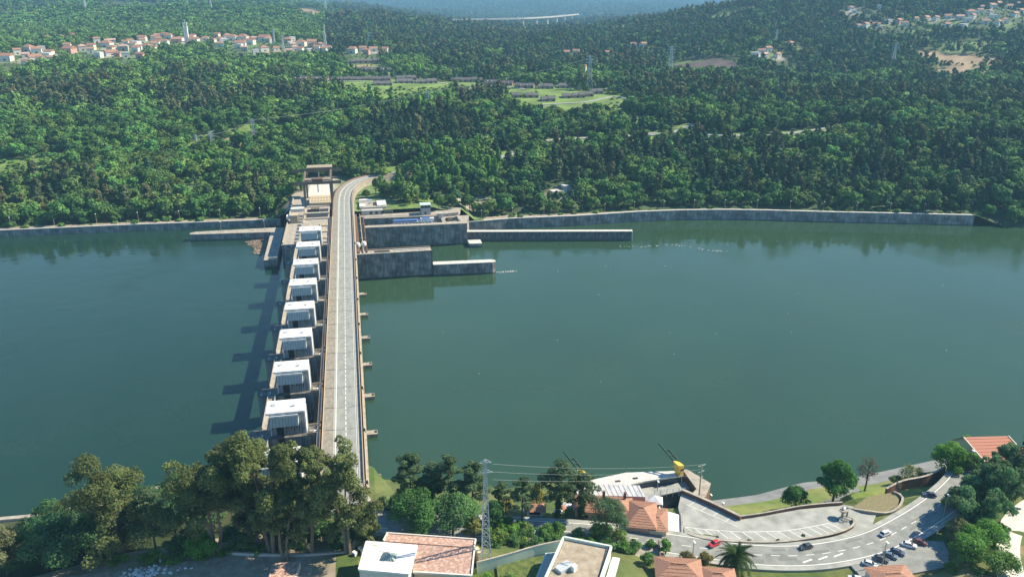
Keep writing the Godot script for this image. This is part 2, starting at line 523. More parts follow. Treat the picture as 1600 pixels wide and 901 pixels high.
func build_dam() -> void:
	var at := Vector3(-20, -10, -370)
	var dam := thing("dam", "long concrete barrage of piers and gates crossing the river from bank to bank", "dam", at)
	for j in 9:
		var zc := -234.5 - PITCH * j
		var m := pier_shape(Vector3(at.x, at.y, zc), -44.5, -19.9, 3.5, -16, 14.7)
		m.o = at
		var mm := MB.new(at)
		mm.add(m)
		# prism was made around its own pier centre: shift into the dam's axes
		for i in mm.v.size():
			mm.v[i] = m.v[i] + Vector3(0, 0, zc - at.z)
		var pr := part("pier", mm, M.stained, dam)
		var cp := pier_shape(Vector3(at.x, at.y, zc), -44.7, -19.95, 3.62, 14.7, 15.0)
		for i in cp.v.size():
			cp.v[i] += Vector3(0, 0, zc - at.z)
		part("cap", cp, M.stained2, pr)  # stained concrete, darkened further to paint in the hoist tower's shade on it
		# grooves for the stop logs, and the ribs of the side wall
		var g := MB.new(at)
		g.box(-33.6, -31.4, -6, 14.6, zc + 3.45, zc + 3.52)
		part("groove", g, M.dark, pr)
		for k in 8:
			var rb := MB.new(at)
			var xr := -30.4 + k * 0.95
			rb.box(xr, xr + 0.16 + 0.1 * (k % 3), -2.0 + (k * 5 % 7), 14.6, zc + 3.46, zc + 3.53)
			part("rib", rb, M.seam, pr)
		for k in 2:
			var bl := MB.new(at)
			bl.tube(Vector3(-42.6 + k * 3.2, 15, zc + (1.6 if k else 2.3)), Vector3(-42.6 + k * 3.2, 15.7, zc + (1.6 if k else 2.3)), .42, .42, 6)
			part("bollard", bl, M.pale, pr)
		# low tail of the pier on the downstream side
		var tl := MB.new(at)
		tl.box(-19.9, -2.6, -16, 13.4, zc - 2.6, zc + 2.6)
		part("pier_shaft", tl, M.stained2, pr)
		tl = MB.new(at)
		tl.box(-2.6, 2.1, -16, -7.9, zc - 1.7, zc + 1.7)
		part("pier_tail", tl, M.concrete, pr)
		tl = MB.new(at)
		tl.box(1.0, 1.9, -7.9, -7.6, zc - .8, zc + .6)
		part("hatch", tl, M.dark, pr)
		# service deck between tower and road
		for zz in [zc - 3.3, zc + 3.3]:
			var rl := MB.new(at)
			rl.box(-23.4, -20.0, 15.0, 15.9, zz - .12, zz + .12)
			part("deck_parapet", rl, M.tan, pr)
		var cb := MB.new(at)
		cb.box(-21.0, -20.1, 15.0, 16.0, zc + 1.7, zc + 2.6)
		part("cabinet", cb, M.white, pr)
		cb = MB.new(at)
		cb.box(-22.6, -21.4, 15.0, 15.5, zc + .4, zc + 1.6)
		part("hatch", cb, M.cream if j % 3 == 2 else M.concrete, pr)
		if j < 8:
			var gt := MB.new(at)
			gt.box(-21.9, -21.2, -16, 12.5, zc - 30.4, zc - 3.6)
			var gate := part("gate", gt, M.rust, dam)
			for k in 5:
				var s := MB.new(at)
				s.box(-22.2, -21.9, -6 + k * 3.6, -5.5 + k * 3.6, zc - 30.3, zc - 3.7)
				part("stiffener", s, M.steel, gate)
	for j in 8:
		var zc := -234.5 - PITCH * j
		var wb := MB.new(at)
		wb.box(-40.0, -37.0, 13.4, 15.1, zc - 30.4, zc - 3.6)
		var br := part("service_bridge", wb, M.concrete, dam)
		for xx in [-40.0, -37.2]:
			wb = MB.new(at)
			wb.box(xx, xx + .2, 15.1, 16.1, zc - 30.4, zc - 3.6)
			part("bridge_parapet", wb, M.concrete, br)
	# towers
	for j in 9:
		var zc := -234.5 - PITCH * j
		tower(Vector3(-30, 15, zc), j)
	# road over the dam
	var road := thing("dam_road", "", "", Vector3(-9.5, 16, -395))
	road.remove_meta("label"); road.remove_meta("category")
	road.set_meta("kind", "structure")
	var o := Vector3(-9.5, 16, -395)
	for k in 20:
		var z1 := -231.1 - 17.0 * k
		var z0 := z1 - 16.78
		var s := MB.new(o)
		s.box(-13.4, -5.5, 14.9, 16.0, z0, z1)
		part("road_slab", s, M.road, road)
		s = MB.new(o)
		s.box(-17.6, -14.15, 15.2, 16.25, z0 + .06, z1 - .06)
		part("walkway_slab", s, M.walk, road)
		s = MB.new(o)
		s.box(-14.1, -13.42, 15.2, 16.2, z0 + .03, z1 - .03)
		part("kerb", s, M.kerb, road)
		s = MB.new(o)
		s.box(-5.45, -4.95, 15.2, 16.2, z0 + .03, z1 - .03)
		part("kerb", s, M.kerb, road)
		s = MB.new(o)
		s.box(-4.9, -4.0, 15.2, 16.1, z0, z1)
		part("walkway_slab", s, M.concrete, road)
		# expansion joint
		s = MB.new(o)
		s.box(-13.4, -5.5, 15.6, 15.97, z0 - .23, z0)
		part("joint", s, M.dark, road)
	for e in [[-13.3, -13.06], [-5.8, -5.56]]:
		var s := MB.new(o)
		s.box(e[0], e[1], 16.0, 16.012, -571, -231)
		part("edge_line", s, M.paint, road)
	var dash := MB.new()
	dash.box(-.12, .12, 0.0, .012, -1.3, 1.3)
	var dm := dash.mesh()
	for k in 84:
		part("centre_dash", dm, M.paint, road, Vector3(-9.5, 16.0, -233.0 - 4.05 * k) - o)
	# girders, pipes and parapets along both edges
	for e in [["girder", -19.9, -18.95, 14.2, 15.9, "concrete"], ["parapet", -18.9, -18.55, 14.6, 16.7, "rust"], ["duct", -18.5, -18.05, 15.2, 15.9, "dark"], ["pipe", -18.0, -17.65, 15.4, 16.6, "cream"], ["parapet", -3.95, -3.62, 14.6, 16.9, "tan"], ["duct", -3.6, -3.15, 14.6, 15.7, "rust"], ["pipe", -3.1, -2.8, 14.8, 16.4, "cream"], ["girder", -2.78, -2.15, 13.8, 15.9, "concrete"]]:
		var s := MB.new(o)
		s.box(e[1], e[2], e[3], e[4], -571, -226)
		part(e[0], s, M[e[5]], road)
	for j in 9:
		var zc := -234.5 - PITCH * j
		for zz in [zc - 2.0, zc + 2.2]:
			var s := MB.new(o)
			s.box(-19.0, -18.3, 15.6, 17.3, zz - .45, zz + .45)
			part("post", s, M.dark, road)
		var s := MB.new(o)
		s.box(-3.2, -2.5, 15.6, 17.1, zc + 6.0, zc + 6.9)
		part("post", s, M.dark, road)
	# the curve at the far end
	var cv := [Vector3(-9.5, 16, -571), Vector3(-9.5, 16, -600), Vector3(-9.3, 16, -625), Vector3(-7.6, 16, -650), Vector3(-3.2, 16, -671), Vector3(4.2, 16, -688), Vector3(14, 16, -699), Vector3(26, 16.3, -706), Vector3(44, 17, -712), Vector3(64, 18, -720)]
	var line := Curve3D.new()
	for i in cv.size():
		var d: Vector3 = (cv[mini(i + 1, cv.size() - 1)] - cv[maxi(i - 1, 0)]) / 6.0
		line.add_point(cv[i], -d, d)
	for e in [["road_slab", -3.9, 3.95, -1.0, 0.0, "road"], ["walkway_slab", -8.1, -4.7, -1.0, .25, "walk"], ["kerb", -4.65, -3.92, -1.0, .2, "kerb"], ["kerb", 3.97, 4.5, -1.0, .2, "kerb"], ["walkway_slab", 4.52, 5.5, -1.0, .15, "kerb"], ["parapet", 5.52, 5.9, -4.0, 1.0, "tan"], ["girder", 6.2, 7.3, -5.0, -.1, "concrete"], ["parapet", -8.5, -8.15, -1.5, .9, "rust"], ["edge_line", -3.8, -3.56, 0.0, .012, "paint"], ["centre_line", -.12, .12, 0.0, .012, "paint"], ["edge_line", 3.56, 3.8, 0.0, .012, "paint"]]:
		part(e[0], sweep(line, e[1], e[2], e[3], e[4], 4.0, o), M[e[5]], road)

# a box section swept along a curve: offsets to the right of travel, heights above the line
func sweep(line: Curve3D, a: float, b: float, y0: float, y1: float, every := 4.0, off := Vector3.ZERO) -> MB:
	var m := MB.new(off)
	var n := maxi(1, int(line.get_baked_length() / every))
	var prev := []
	for i in n + 1:
		var s := line.get_baked_length() * i / n
		var p := line.sample_baked(s, true)
		var d := (line.sample_baked(minf(s + .5, line.get_baked_length()), true) - line.sample_baked(maxf(s - .5, 0), true))
		var r := Vector3(-d.z, 0, d.x).normalized()
		var q := [p + r * a + Vector3(0, y0, 0), p + r * b + Vector3(0, y0, 0), p + r * b + Vector3(0, y1, 0), p + r * a + Vector3(0, y1, 0)]
		if prev.size():
			for k in 4:
				var k2 := (k + 1) % 4
				m.quad(prev[k], prev[k2], q[k2], q[k])
		else:
			m.quad(q[0], q[1], q[2], q[3])
		prev = q
	m.quad(prev[3], prev[2], prev[1], prev[0])
	return m

var tower0: Node3D
func tower(at: Vector3, j: int) -> void:
	var said := ["white roofed hoist tower half hidden behind the eucalyptus at the near end", "white roofed gate hoist tower nearest the eucalyptus, its roof in full view", "second white gate hoist tower behind the eucalyptus trees", "third white gate hoist tower counted from the near bank", "fourth white gate hoist tower, one short of the middle of the row", "fifth white gate hoist tower, just past the middle of the row", "sixth white gate hoist tower from the near bank", "seventh white gate hoist tower, last but one before the far abutment", "farthest white gate hoist tower, beside the cream hatches of the powerhouse deck"]
	if tower0:
		copy(tower0, said[j], at)
		return
	var t := thing("hoist_tower", said[j], "tower", at, 0.0, "gate hoist towers in a row along the dam")
	tower0 = t
	var m := MB.new()
	m.box(-5.9, 5.9, 0, 10.0, -3.4, 1.6)
	part("wall", m, M.facade, t)
	m = MB.new()
	m.hexa([Vector3(-6.9, 10.0, 4.4), Vector3(6.5, 10.0, 4.4), Vector3(6.5, 10.0, -4.4), Vector3(-6.9, 10.0, -4.4)], [Vector3(-6.9, 10.9, 4.4), Vector3(6.5, 10.9, 4.4), Vector3(6.5, 11.2, -4.4), Vector3(-6.9, 11.2, -4.4)])
	var roof := part("roof", m, M.white, t)
	m = MB.new()
	m.box(-7.05, 6.65, 10.25, 10.8, 4.41, 4.6)
	part("fascia", m, M.white, roof)
	for q in [[-4.5, -1.0, 1.4, .5], [2.6, .8, 1.0, .7]]:
		m = MB.new()
		m.rbox(Vector3(q[0], 11.0, q[1]), Vector3(q[2], q[3], q[2]), 0)
		part("roof_vent", m, M.galv, roof)
	m = MB.new()
	m.tube(Vector3(6.75, 0, -2.0), Vector3(6.75, 10.2, -2.0), .12, .12, 5)
	part("drain_pipe", m, M.galv, t)
	# flank walls that carry the roof forward
	for x in [[-6.3, -5.95], [5.95, 6.45]]:
		m = MB.new()
		m.box(x[0], x[1], 0, 10.0, -3.5, 1.5)
		part("side_wall", m, M.white, t)
	m = MB.new()
	m.box(-5.9, 4.0, 5.0, 9.1, 1.6, 4.7)
	var cab := part("cabin", m, M.cladding, t)
	m = MB.new()
	m.box(-6.0, 4.1, 9.1, 9.75, 1.6, 5.0)
	part("cabin_trim", m, M.white, cab)
	for k in 9:
		m = MB.new()
		m.box(-5.9 + 1.1 * k - .04, -5.9 + 1.1 * k + .04, 5.0, 9.05, 4.7, 4.77)
		part("seam", m, M.seam, cab)
	for k in 6:
		m = MB.new()
		m.box(-5.4 + 1.7 * k, -5.1 + 1.7 * k, 4.2, 5.0, 3.4, 4.4)
		part("bracket", m, M.dark, cab)
	m = MB.new()
	m.box(-4.1, -1.6, 0.02, 4.4, 1.6, 1.75)
	part("opening", m, M.dark, t)
	for k in 7:
		m = MB.new()
		m.box(-.9 + .95 * k, -.72 + .95 * k, 0.02, 5.6, 1.6, 1.68)
		part("rib", m, M.seam, t)

# ---------------------------------------------------------------- lock, quays and abutment
func block(called: String, label: String, cat: String, poly: Array, y0: float, y1: float, mat: Material, cap: Material, cap_h := .3, group := "") -> Node3D:
	var pp := PackedVector2Array()
	var mid := Vector2.ZERO
	for p in poly:
		pp.append(Vector2(p[0], p[1]))
		mid += Vector2(p[0], p[1]) / poly.size()
	var at := Vector3(mid.x, y0, mid.y)
	var t := thing(called, label, cat, at, 0.0, group)
	var m := MB.new(at)
	m.prism(pp, y0, y1 - cap_h)
	part("wall", m, mat, t)
	var level := UP_LEVEL if mid.x < -21.0 else DOWN_LEVEL
	if y0 < level:
		m = MB.new(at)
		m.prism(Geometry2D.offset_polygon(pp, .05, Geometry2D.JOIN_MITER)[0], level - .6, level + .9)
		part("tide_mark", m, M.tide, t)
	m = MB.new(at)
	var grown := Geometry2D.offset_polygon(pp, .12, Geometry2D.JOIN_MITER)
	m.prism(grown[0] if grown.size() else pp, y1 - cap_h, y1)
	part("coping", m, cap, t)
	return t

func seg(t: Node3D, called: String, mat: Material, x0: float, x1: float, y0: float, y1: float, z0: float, z1: float) -> MeshInstance3D:
	var m := MB.new(t.position)
	m.box(x0, x1, y0, y1, z0, z1)
	return part(called, m, mat, t)

func build_lock() -> void:
	# divide wall that carries on from the last pier
	var t := block("divide_wall", "tall dark concrete divide wall just right of the road, nearest of the lock walls", "wall", [[-2.0, -503], [45.9, -503], [45.9, -510.5], [-2.0, -510.5]], -14, 8, M.stained, M.concrete)
	for k in 5:
		seg(t, "joint", M.dark, 6 + 8.2 * k, 6.14 + 8.2 * k, -12, 7.6, -502.99, -502.93)
	seg(t, "pit", M.dark, 9, 19, 8.0, 8.06, -508.8, -504.6)
	seg(t, "parapet", M.tan, -1, 46, 8.0, 8.9, -510.5, -510.1)
	seg(t, "parapet", M.pale, 22, 44, 8.0, 8.5, -508.2, -507.4)
	seg(t, "buttress", M.stained2, 46.0, 46.8, -13, 7.9, -504.6, -503)
	t = block("training_wall", "low concrete training wall with a bright flat top and a rounded end, continuing from the divide wall", "wall", [[46.9, -501.2], [86.2, -498.9], [88.2, -500.0], [88.6, -502.0], [87.6, -504.0], [85.6, -504.9], [46.9, -507.3]], -14, -1.5, M.stained, M.pale)
	# lock
	t = block("lock_wall", "high weathered concrete lock wall with dark stained face, behind the divide wall", "wall", [[2.2, -571.5], [79.2, -568.8], [79.2, -574.2], [2.2, -577]], -14, 6.6, M.stained, M.concrete, .5)
	for k in 8:
		seg(t, "joint", M.dark, 10 + 8.6 * k, 10.16 + 8.6 * k, -12, 6.0, -571.46 + .035 * (8.6 * k + 8), -571.36 + .035 * (8.6 * k + 8))
	t = block("lock_wall", "rear lock wall in shade behind the blue and white boat", "wall", [[2.2, -589.5], [62, -587.4], [62, -590.2], [2.2, -592.3]], -14, 8.6, M.stained, M.concrete, .4)
	t = block("lock_block", "concrete block with a dark pit at the right end of the lock", "wall", [[62, -574.9], [79, -574.3], [84, -592], [62, -592]], -14, 6.4, M.stained, M.concrete, .4)
	seg(t, "pit", M.dark, 64.5, 73, 6.4, 6.46, -586, -577)
	seg(t, "gate_leaf", M.steel, 65, 72, 6.4, 8.2, -581.5, -581)
	seg(t, "machine", M.steel, 66, 69.5, 6.4, 7.8, -579, -577.5)
	seg(t, "parapet", M.concrete, 74, 75, 6.4, 7.6, -590, -576)
	seg(t, "hut", M.pale, 60.4, 63.6, 6.4, 10.2, -590, -587.4)
	block("step_wall", "small pale concrete step at the foot of the lock wall's right end", "wall", [[79.4, -559.5], [88.5, -558.6], [88.8, -568.2], [79.4, -568.6]], -14, -6.4, M.stained, M.pale)
	# the water held in the chamber
	var m := MB.new()
	m.quad(Vector3(2.2, 2.4, -589.6), Vector3(62, 2.4, -587.4), Vector3(62, 2.4, -574.8), Vector3(2.2, 2.4, -577.1))
	setting("lock_chamber_water", m, M.water1)
	t = block("guide_wall", "long straight concrete guide wall with a bright top leading out of the lock", "wall", [[79.4, -576.6], [203.1, -553.4], [204.2, -557.6], [79.4, -581.4]], -14, -2.2, M.stained2, M.pale)
	seg(t, "end_post", M.pale, 202.6, 203.5, -13, -2.25, -553.3, -552.9)
	# upstream jetty
	t = block("jetty", "low L shaped upstream jetty with a pale top and rounded tip, left of the abutment", "jetty", [[-114.5, -574.3], [-61.2, -570.0], [-60.4, -504.2], [-52.6, -504.2], [-52.6, -579.6], [-58.5, -581.0], [-113.0, -580.8], [-116.6, -579.2], [-117.2, -577.0], [-116.4, -575.0]], -4, 7.5, M.stained, M.concrete, .35)
	for k in 7:
		seg(t, "slab_joint", M.dark, -59.2, -53.2, 7.5, 7.53, -520.0 - 7.0 * k, -519.7 - 7.0 * k)
	# floating debris held in the corner
	m = MB.new()
	var dt := thing("driftwood_raft", "brown raft of floating driftwood and litter caught inside the jetty's corner", "debris", Vector3(-68, UP_LEVEL, -557))
	rng.seed = 77
	var poly := PackedVector2Array([Vector2(-79, -565), Vector2(-70, -569), Vector2(-62, -569.5), Vector2(-61.2, -545), Vector2(-62.5, -533), Vector2(-66, -532), Vector2(-71, -537), Vector2(-70, -545), Vector2(-75, -557)])
	m.prism(poly, 0, .12)
	for i in m.v.size():
		m.v[i] -= Vector3(-68, 0, -557)
	part("mat", m, nmat([[0.0, L(.12, .08, .05)], [0.5, L(.26, .18, .13)], [1.0, L(.42, .36, .30)]], Vector3(.12, .12, .12), .95, .06, 41), dt)
	var lg := MB.new()
	for i in 240:
		var p := Vector2(rng.randf_range(-79, -61), rng.randf_range(-570, -532))
		if Geometry2D.is_point_in_polygon(p, poly):
			var an := rng.randf() * TAU
			var ln := rng.randf_range(.6, 2.6)
			lg.bar(Vector3(p.x + 68 - cos(an) * ln, rng.randf_range(.15, .4), p.y + 557 - sin(an) * ln), Vector3(p.x + 68 + cos(an) * ln, rng.randf_range(.15, .4), p.y + 557 + sin(an) * ln), rng.randf_range(.15, .4))
	var lgp := part("driftwood", lg, M.bark_pale, dt)
	lgp.set_meta("kind", "stuff")
	# powerhouse block and its deck
	t = block("powerhouse", "concrete powerhouse block of the far abutment with a pale service deck", "building", [[-49.3, -510.8], [-39.4, -510.8], [-39.4, -512], [-20.2, -512], [-20.2, -640], [-48.6, -640]], -14, 15, M.stained, M.concrete, .4)
	for k in 9: # dark grating panels set in the deck
		seg(t, "grating", M.seam, -41.6, -38.9, 15.0, 15.05, -516.5 - 8.4 * k, -510.8 - 8.4 * k)
	for k in 3:
		var h := seg(t, "hatch_cover", M.cream, -26.0 , -20.8, 15.0, 15.9, -524.5 - 15.5 * k, -519.0 - 15.5 * k)
		for q in 2:
			var hm := MB.new(t.position)
			hm.tube(Vector3(-24.7 + 2.5 * q, 15.9, -521.8 - 15.5 * k), Vector3(-24.7 + 2.5 * q, 16.05, -521.8 - 15.5 * k), .8, .8, 10)
			part("port", hm, M.tan, h)
	seg(t, "outer_parapet", M.concrete, -48.9, -48.2, 15.0, 16.2, -640, -512)
	seg(t, "beam", M.concrete, -37.5, -20.4, 15.0, 15.8, -572.5, -569.5)
	seg(t, "shaft", M.dark, -36.5, -21.2, 15.0, 15.06, -582.6, -573.6)
	seg(t, "beam", M.concrete, -37.5, -20.4, 15.0, 16.2, -586.5, -583)
	seg(t, "shaft", M.dark, -36.5, -21.2, 15.0, 15.06, -600, -587.5)
	seg(t, "machinery", M.steel, -33.5, -27.5, 15.06, 17.4, -597, -591)
	seg(t, "shaft", M.dark, -48.2, -42.6, 15.0, 15.06, -590, -581.5)
	seg(t, "wall_block", M.pale, -48.2, -38.6, 15.0, 17.2, -600, -594)
	# cream skylight cover with two rows of seven openings
	t = thing("skylight_cover", "cream ribbed cover with two rows of seven dark openings under the gantry crane", "cover", Vector3(-27, 15, -619))
	m = MB.new(t.position)
	m.hexa([Vector3(-35.6, 15.4, -611.4), Vector3(-18.6, 15.4, -610.6), Vector3(-19.0, 15.4, -630), Vector3(-35.2, 15.4, -630)], [Vector3(-35.6, 17, -611.4), Vector3(-18.6, 17, -610.6), Vector3(-19.0, 18.2, -630), Vector3(-35.2, 18.2, -630)])
	var cov := part("cover", m, M.cream, t)
	for r in 2:
		for k in 7:
			m = MB.new(t.position)
			var xx := -33.9 + 2.2 * k
			var zz := -616.0 - 7.6 * r
			var yy := 17.0 + 1.2 * (-zz - 611) / 19.0
			m.hexa([Vector3(xx, yy - .3, zz + 1.7), Vector3(xx + 1.25, yy - .3, zz + 1.7), Vector3(xx + 1.25, yy - .1, zz - 1.9), Vector3(xx, yy - .1, zz - 1.9)], [Vector3(xx, yy + .04, zz + 1.7), Vector3(xx + 1.25, yy + .04, zz + 1.7), Vector3(xx + 1.25, yy + .25, zz - 1.9), Vector3(xx, yy + .25, zz - 1.9)])
			part("opening", m, M.tan, cov)
	# gantry crane of two portals
	t = thing("gantry_crane", "tall brown two-portal gantry crane straddling the powerhouse deck at the dam's far end", "crane", Vector3(-28, 15, -625))
	for q in [[-608.0, 32.0, -45.0, -10.5], [-640.0, 35.0, -48.5, -10.0]]:
		for x in [-37.9, -18.4]:
			m = MB.new(t.position)
			m.hexa([Vector3(x - .6, 15, q[0] + .9), Vector3(x + .6, 15, q[0] + .9), Vector3(x + .6, 15, q[0] - .9), Vector3(x - .6, 15, q[0] - .9)], [Vector3(x - .95, q[1], q[0] + 1.0), Vector3(x + .95, q[1], q[0] + 1.0), Vector3(x + .95, q[1], q[0] - 1.0), Vector3(x - .95, q[1], q[0] - 1.0)])
			part("leg", m, M.steel, t)
		m = MB.new(t.position)
		m.box(q[2], q[3], q[1], q[1] + 1.7, q[0] - .9, q[0] + .9)
		part("beam", m, M.steel, t)
		m = MB.new(t.position)
		m.box(q[2], q[3], q[1] + 1.7, q[1] + 2.5, q[0] + .8, q[0] + .9)
		part("railing", m, M.steel, t)
	for x in [-37.9, -18.4]:
		m = MB.new(t.position)
		m.bar(Vector3(x, 33, -609), Vector3(x, 36, -639), 1.2, 1.6)
		part("side_girder", m, M.steel, t)
	seg(t, "trolley", M.rust, -32, -24, 34.2, 36.6, -611, -605)
	seg(t, "hook", M.galv, -28.3, -27.5, 26, 34, -608.4, -607.6)
	seg(t, "cross_tie", M.tan, -37.5, -18.6, 33.4, 34.6, -618, -613)
	seg(t, "machine_house", M.steel, -36.0, -18.0, 37.2, 38.4, -645, -638)
	var rf := seg(t, "machine_roof", M.tan, -36.6, -17.2, 38.4, 39.0, -647, -636.5)
	seg(t, "hook", M.galv, -28.3, -27.5, 30, 35, -640.4, -639.6)
	# small yellow deck crane by the parapet
	t = thing("trash_rake", "small yellow machine house with a cream roof standing on the deck's left edge", "machine", Vector3(-44, 15, -565))
	seg(t, "body", M.tan, -46.6, -41.4, 15.3, 20.2, -569.5, -562)
	seg(t, "roof", M.cream, -47.0, -41.2, 20.2, 20.8, -570, -561.6)
	seg(t, "rail_frame", M.cream, -41.2, -40.4, 15.0, 20.5, -566, -565)
	seg(t, "winch", M.white, -49.2, -47.1, 17.5, 19.6, -570, -564)
	for k in 2:
		seg(t, "wheel_frame", M.steel, -46.6, -41.4, 15.0, 15.4, -568.6 + 5.4 * k, -567.9 + 5.4 * k)
	t = thing("a_frame", "slim cream steel frame standing on the deck between the shafts", "frame", Vector3(-37.8, 15, -580))
	for z in [-584.0, -577.0]:
		m = MB.new(t.position)
		m.bar(Vector3(-37.8, 15, z), Vector3(-37.8, 21, -580.5), .5)
		part("leg", m, M.cream, t)
	seg(t, "rail", M.cream, -38.1, -37.5, 15.0, 15.5, -606, -560)
	# yard behind the crane
	m = MB.new()
	m.box(-38, -20, 14.2, 15.06, -712, -640.2)
	setting("service_yard", m, M.pale)
	m = MB.new()
	m.box(-54, -38.2, 14.0, 14.98, -655, -640.2)
	setting("service_yard", m, M.concrete)
	# concrete apron and workshop right of the road
	m = MB.new()
	m.prism(PackedVector2Array([Vector2(2.2, -592.4), Vector2(62, -590.3), Vector2(76, -592.1), Vector2(80, -606), Vector2(60, -612), Vector2(44, -600), Vector2(2.2, -603)]), 6, 8.95)
	setting("lock_apron", m, M.concrete)
	t = thing("lock_workshop", "low flat roofed workshop with white roof panels right of the curving road", "building", Vector3(9, 9, -612))
	seg(t, "wall", M.plaster_grey, 2.2, 22, 8, 13.0, -622, -603.5)
	seg(t, "roof", M.concrete, 1.8, 22.4, 13.0, 13.5, -622.4, -603.2)
	seg(t, "roof_panel", M.white, 15.2, 22.0, 13.6, 14.3, -621, -606)
	seg(t, "roof_panel", M.white, 1.9, 6.2, 13.6, 14.2, -612.5, -604.5)
	seg(t, "roof_panel", M.white, 1.9, 11.6, 13.6, 14.5, -627, -622.5)
	seg(t, "rooflight", M.dark, 12.4, 15.0, 13.5, 13.7, -618, -608)
	seg(t, "vent", M.galv, 9.5, 11, 13.5, 14.8, -616, -614.5)
	seg(t, "lower_wall", M.plaster_grey, 3, 19, 8.5, 12.4, -603.1, -597.5)
	seg(t, "yard_wall", M.concrete, 19.2, 27, 8.5, 12.0, -603.1, -602.3)
	for k in 3:
		seg(t, "window", M.dark, 9 + 4.2 * k, 11 + 4.2 * k, 9.6, 11.4, -597.5, -597.42)
	t = thing("control_tower", "small lock control house with a pale green flat roof and dark window band", "building", Vector3(51, 8, -594))
	seg(t, "wall", M.plaster_grey, 47.4, 54.6, 8.9, 14.0, -598, -591)
	seg(t, "window", M.glass, 47.3, 54.7, 14.0, 16.0, -598.1, -590.9)
	for k in 4:
		seg(t, "mullion", M.plaster_grey, 47.25 + 2.4 * k, 47.45 + 2.4 * k, 14.0, 16.0, -590.9, -590.8)
	seg(t, "roof", flat(L(.50, .66, .58), .7), 46.9, 55.1, 16.0, 16.5, -598.5, -590.4)
	seg(t, "door", M.dark, 50, 51.2, 8.95, 11.1, -591, -590.9)
	# tour boat in the lock chamber
	t = thing("tour_boat", "blue and white passenger boat lying in the lock chamber behind the wall", "boat", Vector3(42, 2.4, -582))
	var hull := MB.new(t.position)
	hull.prism(PackedVector2Array([Vector2(24, -579.3), Vector2(57, -578.2), Vector2(60.5, -581), Vector2(57, -584.4), Vector2(24, -585.4), Vector2(22.6, -582.4)]), 1.9, 4.2)
	part("hull", hull, M.white, t)
	var blue := flat(L(.07, .16, .42), .6)
	var dk := seg(t, "saloon", M.white, 26, 55, 4.2, 6.7, -584.2, -579.6)
	for k in 11:
		seg(t, "window", M.glass, 27 + 2.5 * k, 28.7 + 2.5 * k, 5.0, 6.2, -579.6, -579.5)
	seg(t, "awning", blue, 26, 44.5, 7.7, 8.0, -584.0, -579.9)
	for k in 5:
		seg(t, "awning_post", M.white, 26.2 + 4.4 * k, 26.4 + 4.4 * k, 6.7, 7.7, -580.1, -579.9)
	seg(t, "upper_deck", M.white, 46, 56, 6.7, 8.6, -583.8, -580)
	seg(t, "wheelhouse_roof", blue, 47, 53, 8.6, 8.9, -583.6, -580.2)
	# stair ramp and bollards beside the road
	t = thing("stair_ramp", "brown stair ramp with a cream rail dropping from the road to the divide wall", "stairs", Vector3(1, 8, -540))
	for q in [[-1.6, "rust", 1.8], [1.6, "cream", .4], [4.0, "rust", .5]]:
		m = MB.new(t.position)
		m.bar(Vector3(q[0], 12.4, -588), Vector3(q[0] + .6, 8.6, -505), q[2], .6)
		part("flight" if q[2] > 1.0 else "rail", m, M[q[1]], t)
	for k in 5:
		seg(t, "support", M.concrete, -1.8, 4.2, -14, 11.0 - .7 * k, -586 + 16 * k, -585 + 16 * k)
	for k in 2:
		m = MB.new(Vector3(-1.2 + 3.9 * k, 9.0, -515 - 2.0 * k))
		t = thing("storage_tank", "white rounded tank on the divide wall, %s of the pair beside the road" % ["left", "right"][k], "tank", m.o)
		lathe(m, m.o, [[0, 0], [1.3, .2], [1.7, 1.0], [1.7, 2.4], [1.2, 3.3], [0, 3.7]], 10)
		part("shell", m, M.white, t)
		m = MB.new(m.o)
		m.tube(m.o, m.o + Vector3(0, -.9, 0), .9, .9, 8)
		part("base", m, M.concrete, t)
	# debris line off the training wall's end
	m = MB.new()
	rng.seed = 5
	for i in 60:
		var xx := rng.randf_range(89, 103)
		m.rbox(Vector3(xx, DOWN_LEVEL - .05, -500.4 + rng.randfn() * .7), Vector3(rng.randf_range(.3, .9), .18, rng.randf_range(.2, .5)), rng.randf() * 3)
	setting("foam_line", m, M.pale, "stuff")
	m = MB.new()
	for i in 60:
		var f := rng.randf()
		m.rbox(Vector3(lerpf(190, 262, f) + rng.randfn() * 1.5, DOWN_LEVEL - .05, -541 + 26 * f * f + 4 * sin(f * 9.0) + rng.randfn() * 1.2), Vector3(rng.randf_range(.3, 1.6), .12, rng.randf_range(.15, .5)), rng.randfn() * .3)
	for i in 22:
		m.rbox(Vector3(rng.randf_range(40, 380), DOWN_LEVEL - .05, rng.randf_range(-560, -330)), Vector3(rng.randf_range(.2, .5), .12, rng.randf_range(.2, .4)), rng.randf() * 3)
	setting("floating_foam", m, M.pale, "stuff")

func lathe(m: MB, at: Vector3, prof: Array, k := 10) -> void:
	for i in range(1, prof.size()):
		for q in k:
			var a := TAU * q / k
			var b := TAU * (q + 1) / k
			var r0: float = prof[i - 1][0]
			var r1: float = prof[i][0]
			m.quad(at + Vector3(cos(a) * r0, prof[i - 1][1], sin(a) * r0), at + Vector3(cos(a) * r1, prof[i][1], sin(a) * r1), at + Vector3(cos(b) * r1, prof[i][1], sin(b) * r1), at + Vector3(cos(b) * r0, prof[i - 1][1], sin(b) * r0))

# ---------------------------------------------------------------- foliage
func rdir() -> Vector3:
	var y := rng.randf_range(-1, 1)
	var a := rng.randf() * TAU
	var r := sqrt(1.0 - y * y)
	return Vector3(r * cos(a), y, r * sin(a))

